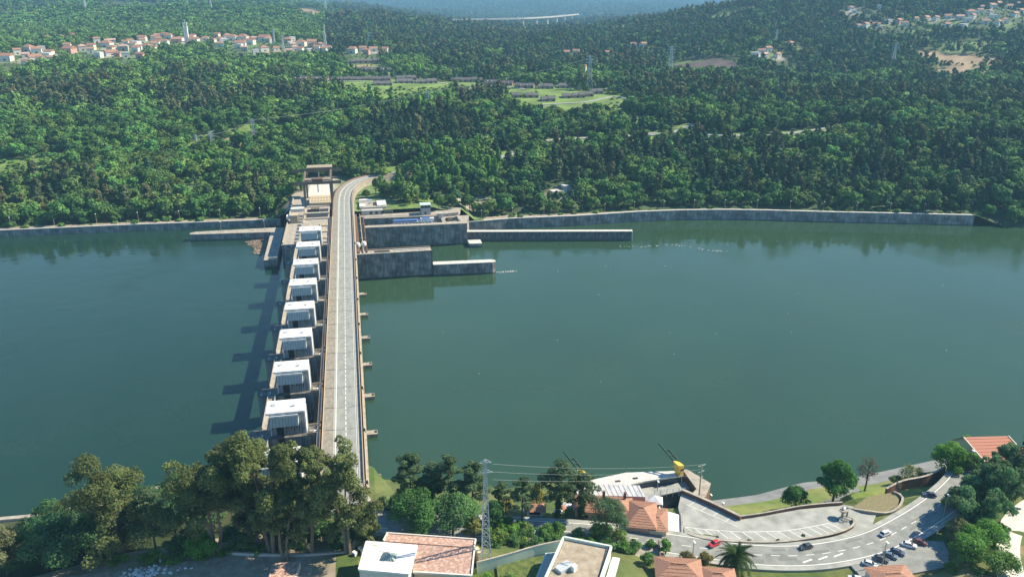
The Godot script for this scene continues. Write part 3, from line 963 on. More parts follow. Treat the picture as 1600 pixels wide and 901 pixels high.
# leaf clumps spread over the lobes of a crown; lobes are [centre, radii, tint]
func leaf_cloud(m: MB, lobes: Array, n: int, size: float, col: Color, single := false, loose := 0.7) -> void:
	var total := 0.0
	for l in lobes:
		total += l[1].x * l[1].y + l[1].x * l[1].z
	for l in lobes:
		var cnt := int(ceil(n * (l[1].x * l[1].y + l[1].x * l[1].z) / total))
		var ctr: Vector3 = l[0]
		var rad: Vector3 = l[1]
		var lc: Color = col * (l[2] if l.size() > 2 else 1.0)
		for i in cnt:
			var d := rdir()
			if d.y < -0.25 and rng.randf() < 0.65:
				d.y = -d.y
			var p := ctr + d * rad * (0.62 + 0.45 * rng.randf())
			var nn := (d / rad * rad.x + rdir() * loose + Vector3(0, .25, 0)).normalized()
			var t := nn.cross(rdir()).normalized()
			var b := nn.cross(t)
			var s := size * (0.55 + 0.9 * rng.randf())
			var j := 0.8 + 0.4 * rng.randf()
			m.col = Color(lc.r * j * (0.9 + .25 * rng.randf()), lc.g * j, lc.b * j)
			if single:
				m.tri(p + t * s, p + b * s * .9, p - t * s * .6 - b * s * .5)
			else:
				var e := p - nn * s * .22
				m.tri(e + t * s, p + b * s * .75, p - b * s * .7)
				m.tri(e - t * s * .9, p - b * s * .7, p + b * s * .75)
	m.col = Color.WHITE

func round_lobes(h: float, r: float, k: int, base := 0.3) -> Array:
	var out := [[Vector3(0, h * (0.5 + base * .5), 0), Vector3(r * .7, h * (1 - base) * .42, r * .7), 1.0]]
	for i in k:
		var a := TAU * (i + rng.randf() * .7) / k
		var y := rng.randf_range(base + .08, .92)
		var w := r * (1.0 - absf(y - .55) * .8) * .68
		var s := r * rng.randf_range(.34, .52)
		out.append([Vector3(cos(a) * w, h * y - s * .4, sin(a) * w), Vector3(s, s * .85, s), rng.randf_range(.68, 1.32)])
	return out

func pine_lobes(h: float, r: float, k: int, base := 0.35) -> Array:
	var out := []
	for i in k:
		var f := float(i) / (k - 1)
		var y := h * lerpf(base, .96, f)
		var a := i * 2.4 + rng.randf()
		var w := r * (1.0 - f * .82) * rng.randf_range(.35, .75)
		var s := r * lerpf(.55, .2, f) * rng.randf_range(.8, 1.2)
		out.append([Vector3(cos(a) * w, y, sin(a) * w), Vector3(s, s * .62, s), rng.randf_range(.75, 1.25)])
	return out

func tall_lobes(h: float, r: float, k: int) -> Array:
	var out := []
	for i in k:
		var f := float(i) / (k - 1)
		var a := rng.randf() * TAU
		var w := r * rng.randf_range(.1, .65) * (1.0 - .4 * f)
		var s := r * rng.randf_range(.38, .6)
		out.append([Vector3(cos(a) * w, h * lerpf(.38, .93, f), sin(a) * w), Vector3(s, s * 1.15, s), rng.randf_range(.75, 1.25)])
	return out

func column_lobes(h: float, r: float, k: int) -> Array:
	var out := []
	for i in k:
		var f := float(i) / (k - 1)
		var a := rng.randf() * TAU
		var s := r * (0.75 - .35 * absf(f - .4)) * rng.randf_range(.75, 1.1)
		out.append([Vector3(cos(a) * r * .3, h * lerpf(.18, .93, f), sin(a) * r * .3), Vector3(s, s * 1.5, s), rng.randf_range(.85, 1.2)])
	return out

const KINDS := ["broadleaf_tree", "pine_tree", "eucalyptus_tree", "poplar_tree", "shrub"]
const TINTS := [Color(.092, .185, .046), Color(.042, .094, .042), Color(.088, .116, .050), Color(.105, .215, .044), Color(.115, .205, .046)]
var protos := {} # kind -> list of [crown mesh, trunk mesh, height]

func make_protos() -> void:
	rng.seed = 11
	for kind in 5:
		for tier in 3: # 0 near forest, 1 middle, 2 far
			var list := []
			var count: int = [7, 4, 3][tier]
			for i in count:
				var h: float = [12.5, 14.0, 17.5, 18.0, 2.6][kind] * [1.0, .85, .8][tier] * rng.randf_range(.88, 1.12)
				var r: float = [6.3, 4.1, 4.4, 3.1, 2.6][kind] * rng.randf_range(.88, 1.12)
				var lobes := []
				match kind:
					0: lobes = round_lobes(h, r, [8, 5, 4][tier])
					1: lobes = pine_lobes(h, r, [13, 8, 5][tier])
					2: lobes = tall_lobes(h, r, [9, 6, 4][tier])
					3: lobes = column_lobes(h, r, [9, 6, 5][tier])
					4: lobes = round_lobes(h, r, [5, 3, 2][tier], .05)
				var m := MB.new()
				var warm := rng.randf_range(.8, 1.2)
				var col: Color = TINTS[kind] * (1.2 if tier else 1.0) * rng.randf_range(.85, 1.15)
				col.r *= warm
				leaf_cloud(m, lobes, [620, 170, 50][tier] if kind != 4 else [180, 60, 24][tier], [.78, 1.3, 2.2][tier], col, tier > 0, .75)
				var tr := MB.new()
				tr.tube(Vector3(0, -1.5, 0), Vector3(rng.randf_range(-.3, .3), h * .45, 0), .32, .2, 5)
				tr.tube(Vector3(0, h * .45, 0), Vector3(rng.randf_range(-.6, .6), h * .86, rng.randf_range(-.6, .6)), .2, .07, 4)
				for q in 3:
					var a := rng.randf() * TAU
					tr.tube(Vector3(0, h * (.38 + .12 * q), 0), Vector3(cos(a) * r * .6, h * (.5 + .13 * q), sin(a) * r * .6), .12, .04, 4)
				list.append([m.mesh(), tr.mesh(), h])
			protos["%d_%d" % [kind, tier]] = list

var patch := FastNoiseLite.new()
func value_noise(x: float, z: float, s: float) -> float:
	return clampf(.5 + .9 * patch.get_noise_2d(x / s, z / s), 0, 1)

func pick_kind(x: float, z: float, t: float) -> int:
	var n := value_noise(x, z, 1.0)
	var n2 := value_noise(x + 3000.0, z - 1700.0, .55)
	var r := rng.randf()
	if t < 24.0:
		return 0 if r < .78 else (4 if r < .9 else 1)
	if x > 130.0:
		if t < 190.0:
			if t > 95.0 and x < 300.0 and n2 > .35:
				return 0 if r < .7 else 1
			return 1 if r < lerpf(.9, .25, smooth(.35, .65, n2)) else (0 if r < .93 else 2)
		if t < 330.0:
			return 0 if r < lerpf(.5, .97, n) else 1
		if t < 470.0:
			return 1 if r < .75 - .5 * n else 2 if r < .8 else 0
		return 0 if (t < 640.0 and n > .44) or r < .18 else (1 if r < .8 else 2)
	if x < -45.0:
		if t > 330.0 and t < 560.0 and n > .42:
			return 2 if r < .5 else (1 if r < .9 else 0)
		if t < 110.0 and n2 > .56:
			return 2 if r < .45 else (1 if r < .75 else 0)
		if n < .3 and t < 330.0:
			return 4 if r < .5 else 0
		return 0 if r < .93 else 1
	if t < 130.0:
		return 3 if r < .42 else (0 if r < .97 else 1)
	if Vector2((x - 75) / 80.0, (z + 830.0) / 70.0).length() < 1.0:
		return 1 if r < .92 else 2
	if t < 800.0:
		return 0 if r < lerpf(.45, .97, smooth(.35, .6, n)) else (1 if r < .9 else 3)
	if n > .66 and r < .7:
		return 0
	return 1 if r < .7 else 2

# a label for a tree of the far side: its size and kind, and the ground it stands on
func tree_label(kind: int, x: float, z: float, sc: float) -> Array:
	var t := bank_z(x) - z
	var where := ""
	if x < -60.0:
		var side := "far left" if x < -170.0 else ("left of the jetty" if x < -116.0 else "behind the jetty")
		where = "by the upstream quay, " + side if t < 26.0 else ("on the lower slope, " + side if t < 60.0 else "up the slope, " + side)
	elif x < 90.0:
		where = ("beside the lock lawn" if x > 24.0 else "beside the road's curve") if t < 75.0 else ("above the lock" if x > 24.0 else "behind the gantry crane")
	else:
		var side := "next to the lock" if x < 160.0 else ("right of the white shed" if x < 235.0 else ("above the quay wall's bend" if x < 310.0 else ("above the straight right quay" if x < 400.0 else "near the quay wall's far end")))
		where = "by the water, " + side if t < 26.0 else ("on the lower slope, " + side if t < 60.0 else "up the slope, " + side)
	var size := "small" if sc < .86 else ("big" if sc > 1.06 else "middling")
	var look: String = ["round leafy tree", "dark pine", "brownish eucalyptus", "bright columnar poplar", "bright low shrub"][kind]
	var group: String = ["leafy trees ", "pines ", "eucalyptus trees ", "poplars ", "shrubs "][kind] + where
	return [size + " " + look + " " + where, size + " " + group]

func build_forest() -> void:
	rng.seed = 2024
	var buffers := {}
	var singles := [0, 0, 0, 0, 0]
	var limit := [290, 280, 110, 40, 60]
	var near := []
	# bands of distance from the bank: from, to, spacing, tier, scale
	for band in [[4.0, 330.0, 7.3, 0, 1.0], [330.0, 760.0, 7.8, 1, 1.0], [760.0, 1500.0, 9.4, 1, 1.05], [1500.0, 2700.0, 12.0, 2, 1.25], [2700.0, 4600.0, 21.0, 2, 1.9], [4600.0, 8300.0, 40.0, 2, 3.2]]:
		var t0: float = band[0]
		var t1: float = band[1]
		var st: float = band[2]
		var tier: int = band[3]
		var t := t0
		while t < t1:
			# keep to the wedge that the view and a step to its side can take in
			var s := t + 590.0
			var x := -0.66 * s - 60.0
			var x1 := 1.32 * s + 60.0
			while x < x1:
				x += st * rng.randf_range(.75, 1.3)
				var tt := t + st * rng.randf_range(-.5, .5)
				if tt < 3.0:
					continue
				var z := bank_z(x) - tt
				var at := grid_at(x, z)
				var cv := cover[at] if at >= 0 else 0
				if cv == 2:
					continue
				var kind := pick_kind(x, z, tt)
				if cv == 1:
					if rng.randf() < .5:
						continue
					kind = 4
				elif tt < 9.0:
					kind = 4
				if tt > 1700.0 and value_noise(x, z, 3.0) > .72 and rng.randf() < .8:
					continue
				var y := far_h(x, z)
				if y < -9.0:
					continue
				var sc: float = band[4] * lerpf(.58, 1.42, pow(rng.randf(), 1.35))
				if tt < 26.0 and x > 95.0:
					sc *= .82
				if kind == 4 and tt > 500.0:
					sc *= .8
				var list: Array = protos["%d_%d" % [kind, tier]]
				var v := rng.randi() % list.size()
				if tier == 0:
					near.append([x * x + z * z, x, y, z, kind, v, sc, rng.randf() * TAU])
					continue
				_put(buffers, kind, tier, v, x, y, z, sc, rng.randf() * TAU)
			t += st
	near.sort_custom(func(a, b): return a[0] < b[0])
	var heading := Vector2(sin(deg_to_rad(11.26)), -cos(deg_to_rad(11.26)))
	for q in near:
		var kind: int = q[4]
		var ang := absf(heading.angle_to(Vector2(q[1], q[3])))
		if singles[kind] < limit[kind] and ang < deg_to_rad(33.5):
			singles[kind] += 1
			var lab := tree_label(kind, q[1], q[3], q[6])
			var o := thing(KINDS[kind], lab[0], "shrub" if kind == 4 else "tree", Vector3(q[1], q[2] - .4, q[3]), q[7], lab[1])
			o.scale = Vector3(q[6], q[6], q[6])
			var pr: Array = protos["%d_0" % kind][q[5]]
			part("crown", pr[0], M.leaf_far, o)
			part("trunk", pr[1], M.bark_pale if kind == 2 else M.bark, o)
		else:
			_put(buffers, kind, 0, q[5], q[1], q[2], q[3], q[6], q[7])
	for key in buffers:
		var b := PackedFloat32Array(buffers[key])
		var kind := int(key.split("_")[0])
		var mm := MultiMesh.new()
		mm.transform_format = MultiMesh.TRANSFORM_3D
		mm.use_colors = true
		mm.mesh = protos["%d_%s" % [kind, key.split("_")[1]]][int(key.split("_")[2])][0]
		mm.instance_count = b.size() / 16
		mm.buffer = b
		var o := MultiMeshInstance3D.new()
		o.name = numbered(["broadleaf_wood", "pine_wood", "eucalyptus_wood", "poplar_wood", "scrub"][kind])
		o.multimesh = mm
		o.material_override = M.leaf_far
		o.set_meta("kind", "stuff")
		add_child(o)

func _put(buffers: Dictionary, kind: int, tier: int, v: int, x: float, y: float, z: float, sc: float, yaw: float) -> void:
	var key := "%d_%d_%d" % [kind, tier, v]
	if not buffers.has(key):
		buffers[key] = []
	var c := cos(yaw) * sc
	var s := sin(yaw) * sc
	var h := (sc if sc < 1.3 else 1.3 * pow(sc / 1.3, .4)) * rng.randf_range(.88, 1.15)
	var j := (.62 + .76 * value_noise(x, z, .35)) * (rng.randf_range(.72, 1.28) if tier == 0 else rng.randf_range(.86, 1.16))
	var b: Array = buffers[key]
	b.append_array([c, 0, s, x, 0, h, 0, y - .4, -s, 0, c, z, j * rng.randf_range(.9, 1.15), j, j * rng.randf_range(.85, 1.1), 1.0])

# ---------------------------------------------------------------- villages, masts and roads of the far side
# x, z, kind (0 white, 1 pink, 2 grey, 3 cream, 4 white with a flat roof), width
const VILLAGE := [[-505,-1380,0,14],[-496,-1451,0,13],[-468,-1388,0,15],[-454,-1365,0,9],[-462,-1436,0,10],[-481,-1439,0,12],[-440,-1463,1,15],[-428,-1489,2,11],[-419,-1509,3,10],[-406,-1551,0,16],[-411,-1609,2,10],[-372,-1439,0,15],[-341,-1400,4,10],[-373,-1525,2,13],[-370,-1600,4,13],[-432,-1836,0,10],[-450,-1813,4,12],[-341,-1553,0,13],[-373,-1669,0,12],[-356,-1688,0,11],[-342,-1640,0,14],[-328,-1640,0,11],[-334,-1718,0,13],[-314,-1673,1,14],[-284,-1686,0,14],[-255,-1702,0,13],[-226,-1593,0,11],[-232,-1755,0,13],[-220,-1737,0,16],[-195,-1622,0,12],[-199,-1733,0,16],[-175,-1640,0,12],[-178,-1549,2,9],[-552,-1791,0,13],[-530,-1791,0,11],[-504,-1772,4,10],[-489,-1804,2,9],[-155,-1696,0,17],[-146,-1564,0,13],[-110,-1675,1,13],[-85,-1658,0,16],[-65,-1678,0,15],[-49,-1647,0,13],[-33,-1617,0,11],[-94,-1594,2,11],[-64,-1561,4,11],[10,-1487,0,13],[29,-1508,0,10],[48,-1521,0,12],[-352,-1535,0,10],[-270,-1726,0,11],[-243,-1724,0,11]]
const RIGHT_VILLAGE := [[423,-1580,0,10],[442,-1576,0,10],[478,-1492,1,15],[553,-1557,0,10],[568,-1544,0,10],[355,-1226,3,9],[797,-1396,0,11],[714,-1345,0,10],[688,-1318,4,10],[730,-1353,0,10],[700,-1306,2,9],[729,-1316,0,10],[1006,-1514,0,10],[1025,-1515,0,12],[1047,-1514,0,12],[1085,-1530,4,14],[1103,-1522,1,12],[1103,-1501,0,9],[1147,-1532,0,10],[1179,-1542,0,14],[1192,-1528,0,10],[1224,-1534,0,12],[1189,-1444,4,13],[1176,-1473,0,10],[1273,-1531,0,16],[1225,-1478,4,12],[1250,-1496,0,12],[1228,-1504,2,12],[1239,-1446,0,12],[1366,-1584,0,14],[1412,-1620,0,15],[1411,-1590,0,15],[1487,-1648,0,13],[1400,-1539,0,12],[1280,-1473,4,13],[1246,-1420,0,13],[1270,-1431,0,11],[1342,-1490,0,14],[1338,-1578,0,11],[1092,-1677,0,11],[1141,-1653,4,9],[1080,-1644,4,9],[1047,-1677,4,9],[1295,-1532,0,10],[1311,-1522,0,10]]
# terraces: the ends of the front, the depth, the number of units, storeys' height
const TERRACES := [[-69, -1156, -26, -1140, 10, 6], [-22, -1139, 57, -1132, 10, 9], [5, -1374, 50, -1384, 11, 5], [12, -1277, 64, -1255, 11, 6], [66, -1150, 93, -1152, 10, 4], [64, -1122, 86, -1128, 10, 3], [91, -1131, 120, -1139, 10, 4], [144, -1158, 187, -1150, 10, 6], [187, -1125, 202, -1111, 9, 3], [204, -1096, 219, -1086, 9, 3], [33, -1098, 56, -1104, 9, 3], [216, -1060, 240, -1051, 10, 3], [245, -1046, 264, -1044, 10, 3], [273, -1049, 286, -1049, 10, 2], [198, -993, 210, -993, 9, 2], [216, -991, 231, -992, 9, 2], [231, -972, 248, -973, 9, 2], [263, -990, 273, -990, 9, 1], [276, -992, 292, -993, 9, 2], [295, -999, 305, -999, 9, 1], [308, -1014, 322, -1014, 9, 2]]
const ORDINAL := ["first", "second", "third", "fourth", "fifth", "sixth", "seventh", "eighth", "ninth", "tenth", "eleventh", "twelfth", "thirteenth", "fourteenth", "fifteenth", "sixteenth", "seventeenth", "eighteenth", "nineteenth", "twentieth", "twenty-first", "twenty-second", "twenty-third", "twenty-fourth", "twenty-fifth", "twenty-sixth", "twenty-seventh", "twenty-eighth", "twenty-ninth", "thirtieth", "thirty-first", "thirty-second", "thirty-third", "thirty-fourth", "thirty-fifth", "thirty-sixth", "thirty-seventh", "thirty-eighth"]
const FAR_ROADS := [
	[[226, -955], [255, -962], [286, -969], [316, -986], [330, -992], [342, -966], [350, -931], [372, -905]],
	[[130, -730], [152, -748], [188, -782], [230, -787], [269, -782], [298, -785], [323, -781], [361, -811]],
	[[295, -781], [352, -768], [425, -757], [496, -766], [544, -750]],
	[[640, -850], [659, -820], [650, -779], [668, -760]],
	[[120, -1150], [150, -1128], [190, -1100], [226, -1046]],
	[[-69, -1146], [-20, -1130], [60, -1120]],
	[[690, -1290], [700, -1330], [735, -1360]]]

func infill() -> Array:
	var out := []
	for kk in VILLAGE.size() * 2:
		var k := kk % VILLAGE.size()
		var h: Array = VILLAGE[k]
		var ang := k * 1.9 + (2.6 if kk >= VILLAGE.size() else 0.0)
		var q := [h[0] + 24.0 * cos(ang), h[1] + 30.0 * sin(ang), [0, 0, 2, 0, 4, 1, 3][k % 7], 9 + (k * 5) % 5]
		var ok := true
		for o in VILLAGE + out:
			if Vector2(o[0] - q[0], o[1] - q[1]).length() < 17.0:
				ok = false
		if ok and kk % 5 != 3:
			out.append(q)
	return out

func plan_far_side() -> void:
	patch.seed = 8
	patch.frequency = .0075
	patch.fractal_octaves = 3
	# natural gaps of low growth among the trees
	for j in range(GH - 470, GH):
		var z := GZ0 + j * GC
		if z < -1500.0 or z > -650.0:
			continue
		for i in GW:
			var x := GX0 + i * GC
			if x < 130.0 or z < -900.0:
				var v := patch.get_noise_2d(x * 1.9 + 900.0, z * 2.6 + 4000.0)
				if v > (.27 if x < -40.0 else .36):
					cover[j * GW + i] = 1
					soil[j * GW + i] = 1
	for h in VILLAGE + RIGHT_VILLAGE + infill():
		paint(h[0], h[1] + 46.0, 17, 66, 1, -1)
		paint(h[0], h[1] + 3.0, 13, 16, 2, 4 if int(h[0]) % 3 == 0 else 5)
	paint(-299, -1696, 14, 40, 2, 4)
	for e in TERRACES:
		var cx: float = (e[0] + e[2]) * .5
		var cz: float = (e[1] + e[3]) * .5
		paint(cx, cz + 38.0, absf(e[2] - e[0]) * .5 + 14.0, 62, 1, 1)
		paint(cx, cz + 6.0, absf(e[2] - e[0]) * .5 + 9.0, 18, 2, 1)
	for rd in FAR_ROADS:
		for i in range(1, rd.size()):
			for k in 8:
				var f := k / 8.0
				paint(lerpf(rd[i - 1][0], rd[i][0], f), lerpf(rd[i - 1][1], rd[i][1], f) + 9.0, 9, 18, 1, 1)
				paint(lerpf(rd[i - 1][0], rd[i][0], f), lerpf(rd[i - 1][1], rd[i][1], f), 7, 7, 2, -1)
	# meadows, bare earth, the burned patch and the pale clearing on the right
	for q in [[-114, -1552, 26, 40, 1, 2], [-58, -1226, 34, 26, 1, 1], [45, -1086, 44, 22, 1, 1], [133, -1106, 40, 24, 1, 1], [183, -1098, 26, 18, 2, 2], [227, -1016, 34, 18, 1, 1], [262, -1014, 30, 14, 2, 1], [213, -955, 26, 18, 1, 1], [268, -948, 40, 13, 2, 1], [300, -968, 22, 12, 2, 1], [141, -1256, 30, 40, 1, 1], [265, -1447, 34, 46, 1, 1], [310, -842, 20, 28, 1, 1], [17, -1333, 40, 26, 1, 2], [-97, -850, 26, 20, 1, 2], [296, -890, 18, 40, 1, 1],
		[516, -1232, 34, 60, 2, 3], [580, -1285, 56, 70, 2, 3], [620, -1310, 30, 50, 1, 3], [985, -1180, 62, 70, 1, 2], [917, -1096, 58, 34, 1, 2], [917, -1110, 52, 26, 2, 2], [560, -1190, 60, 50, 1, 3], [985, -1225, 40, 70, 2, 2], [1050, -1360, 18, 50, 1, 2], [1090, -1290, 60, 60, 1, 5],
		[-118, -2476, 60, 70, 2, 2], [0, -2400, 100, 50, 2, 2], [55, -2314, 40, 40, 2, 2], [690, -2110, 90, 110, 1, 5], [905, -1851, 80, 60, 1, 5],
		[-330, -770, 60, 36, 1, 1], [-270, -740, 46, 22, 1, 1], [-395, -745, 50, 30, 1, 1], [-230, -672, 22, 10, 1, 1], [-420, -700, 20, 12, 1, 2]]:
		paint(q[0], q[1], q[2], q[3], q[4], q[5])
	# the lock, the yard and its lawns
	paint(-24, -610, 27, 46, 2, 4, true)
	paint(-24, -680, 16, 34, 2, 4, true)
	paint(-6, -650, 9, 62, 2, 5)
	paint(40, -594, 48, 20, 2, 5, true)
	paint(12, -612, 16, 18, 2, 5, true)
	paint(38, -612, 18, 8, 2, 1)
	paint(60, -632, 16, 10, 1, 1)
	paint(20, -696, 30, 9, 2, -1)
	paint(20, -680, 30, 24, 1, 5)
	paint(10, -655, 12, 30, 2, 5)
	paint(6, -640, 10, 40, 1, 5)
	paint(168, -642, 16, 9, 1, 4)
	paint(92, -634, 22, 12, 1, 4)

func hip_roof(m: MB, w: float, d: float, y: float, h: float, over := .5, gable := false) -> void:
	var x := w * .5 + over
	var z := d * .5 + over
	var i := 0.0 if gable else minf(x, z) * .9
	var a := [Vector3(-x, y, z), Vector3(x, y, z), Vector3(x, y, -z), Vector3(-x, y, -z)]
	var r := [Vector3(-x + i, y + h, 0), Vector3(x - i, y + h, 0)]
	m.quad(a[0], r[0], r[1], a[1])
	m.quad(a[2], r[1], r[0], a[3])
	m.tri(a[1], r[1], a[2])
	m.tri(a[3], r[0], a[0])
	m.quad(a[0], a[1], a[2], a[3])

var house_meshes := {}
func far_house(x: float, z: float, kind: int, w0: float, label: String, group: String) -> void:
	var w := w0 * 1.2
	var d := w * .75
	var y := minf(far_h(x - w * .4, z + d * .4), far_h(x + w * .4, z + d * .4))
	var h := 6.8 if int(x) % 3 else 4.6
	var yaw := 0.5 * sin(x * 12.9 + z)
	var o := thing("house", label, "house", Vector3(x, y, z), yaw, group)
	var key := "%d_%d_%.0f" % [kind, w, h * 10]
	if not house_meshes.has(key):
		var m := MB.new()
		m.rbox(Vector3(0, -3, 0), Vector3(w, h + 3, d), 0)
		var r := MB.new()
		if kind == 4:
			r.rbox(Vector3(0, h, 0), Vector3(w + .6, .5, d + .6), 0)
		else:
			hip_roof(r, w, d, h, w * .23, .6, int(w) % 2 == 0)
		var wd := MB.new()
		wd.box(-w * .1, w * .12, .2, 2.3, d * .5, d * .5 + .06)
		house_meshes[key] = [m.mesh(), r.mesh(), wd.mesh()]
	var ms: Array = house_meshes[key]
	part("wall", ms[0], [M.plaster, M.plaster_pink, M.plaster_grey, M.plaster_cream, M.plaster][kind], o)
	part("roof", ms[1], [M.tile, M.tile, M.tile_pale, M.tile, M.white][kind], o)
	part("garage_door", ms[2], M.dark, o)

func terrace(e: Array, label: String) -> void:
	var a := Vector3(e[0], 0, e[1])
	var b := Vector3(e[2], 0, e[3])
	var w := a.distance_to(b)
	var mid := (a + b) * .5
	var y := minf(far_h(mid.x, mid.z + e[4] * .5), minf(far_h(a.x, a.z), far_h(b.x, b.z)))
	var o := thing("terraced_houses", label, "terraced houses", Vector3(mid.x, y, mid.z - e[4] * .5), -atan2(b.z - a.z, b.x - a.x), "black roofed terraces of the hillside estate")
	var n: int = e[5]
	var d: float = e[4]
	var m := MB.new()
	m.rbox(Vector3(0, -3, 0), Vector3(w, 7.0, d), 0)
	part("wall", m, M.brick, o)
	m = MB.new()
	m.rbox(Vector3(0, .1, d * .5 + .1), Vector3(w * .98, 1.1, .2), 0)
	part("render_band", m, M.plaster_grey, o)
	for k in n:
		var x0 := -w * .5 + w * k / n
		var x1 := x0 + w / n
		var up := .35 * sin(k * 2.1 + e[0])
		m = MB.new()
		m.hexa([Vector3(x0 + .15, 4.0 + up, d * .5 + .7), Vector3(x1 - .15, 4.0 + up, d * .5 + .7), Vector3(x1 - .15, 4.0 + up, -d * .5 - .7), Vector3(x0 + .15, 4.0 + up, -d * .5 - .7)], [Vector3(x0 + .15, 6.8 + up, .4), Vector3(x1 - .15, 6.8 + up, .4), Vector3(x1 - .15, 6.8 + up, -.4), Vector3(x0 + .15, 6.8 + up, -.4)])
		part("roof", m, M.slate, o)
		m = MB.new()
		m.box(x0 - .14, x0 + .14, 2.6, 5.4 + up, -d * .5 - .5, d * .5 + .5)
		part("party_wall", m, M.plaster, o)
		m = MB.new()
		m.box(x0 + w / n * .55, x0 + w / n * .85, .5, 2.6, d * .5 + .21, d * .5 + .28)
		part("window", m, M.dark, o)

func pylon(x: float, z: float, h: float, base: float, label: String, thick := .35, arms := 3, called := "pylon", reach := 1.0) -> void:
	var y := far_h(x, z) if z < -400.0 else near_h(x, z)
	var o := thing(called, label, "pylon", Vector3(x, y, z), .3 * sin(x))
	var sides := [Vector3(-1, 0, -1), Vector3(1, 0, -1), Vector3(1, 0, 1), Vector3(-1, 0, 1)]
	var m := MB.new()
	var n := int(h / (base * 1.1)) + 3
	for s in sides:
		m.bar(s * base * .5 - Vector3(0, 1, 0), s * base * .09 + Vector3(0, h, 0), thick)
	part("leg_frame", m, M.galv, o)
	m = MB.new()
	var f0 := 0.0
	for k in n:
		var f1 := 1.0 - pow(1.0 - float(k + 1) / n, 1.25)
		var r0 := lerpf(base * .5, base * .09, f0)
		var r1 := lerpf(base * .5, base * .09, f1)
		for q in 4:
			var s: Vector3 = sides[q]
			var s2: Vector3 = sides[(q + 1) % 4]
			m.bar(s * r0 + Vector3(0, h * f0, 0), s2 * r1 + Vector3(0, h * f1, 0), thick * .55)
			m.bar(s2 * r0 + Vector3(0, h * f0, 0), s * r1 + Vector3(0, h * f1, 0), thick * .55)
			m.bar(s * r1 + Vector3(0, h * f1, 0), s2 * r1 + Vector3(0, h * f1, 0), thick * .5)
		f0 = f1
	part("bracing", m, M.galv, o)
	for k in arms:
		m = MB.new()
		var ya := h * (.98 - .09 * k)
		var la := h * (.11 + .02 * k) * reach
		m.bar(Vector3(-la, ya, 0), Vector3(la, ya, 0), thick)
		m.bar(Vector3(-la, ya, 0), Vector3(0, ya + h * .035, 0), thick * .6)
		m.bar(Vector3(la, ya, 0), Vector3(0, ya + h * .035, 0), thick * .6)
		part("cross_arm", m, M.galv, o)

func lamp(x: float, y: float, z: float, label: String, h := 6.6, group := "", called := "street_lamp") -> void:
	var o := thing(called, label, "lamp", Vector3(x, y, z), 0, group)
	var m := MB.new()
	m.tube(Vector3(0, -.3, 0), Vector3(0, h, 0), .16, .10, 6)
	part("pole", m, M.tan, o)
	m = MB.new()
	m.rbox(Vector3(0, h, .4), Vector3(.5, .28, 1.3), 0)
	part("lamp_head", m, M.white, o)

func drape(pts: Array, half: float, lift: float, off: Vector3) -> MB:
	var line := Curve3D.new()
	for i in pts.size():
		var d := Vector3(pts[mini(i + 1, pts.size() - 1)][0] - pts[maxi(i - 1, 0)][0], 0, pts[mini(i + 1, pts.size() - 1)][1] - pts[maxi(i - 1, 0)][1]) / 6.0
		line.add_point(Vector3(pts[i][0], 0, pts[i][1]), -d, d)
	var m := MB.new(off)
	var n := int(line.get_baked_length() / 4.0)
	var prev := []
	for i in n + 1:
		var s := line.get_baked_length() * i / n
		var p := line.sample_baked(s, true)
		var d := line.sample_baked(minf(s + .5, line.get_baked_length()), true) - line.sample_baked(maxf(s - .5, 0), true)
		var r := Vector3(-d.z, 0, d.x).normalized() * half
		var y := maxf(far_h(p.x, p.z), maxf(far_h(p.x + r.x, p.z + r.z), far_h(p.x - r.x, p.z - r.z))) + lift
		var q := [Vector3(p.x - r.x, y, p.z - r.z), Vector3(p.x + r.x, y, p.z + r.z)]
		if prev.size():
			m.quad(prev[0], prev[1], q[1], q[0])
			m.quad(prev[0] - Vector3(0, 2, 0), prev[0], q[0], q[0] - Vector3(0, 2, 0))
			m.quad(prev[1], prev[1] - Vector3(0, 2, 0), q[1] - Vector3(0, 2, 0), q[1])
		prev = q
	return m

func rank(n: int) -> String:
	return ORDINAL[n] if n < ORDINAL.size() else "%dth" % (n + 1)

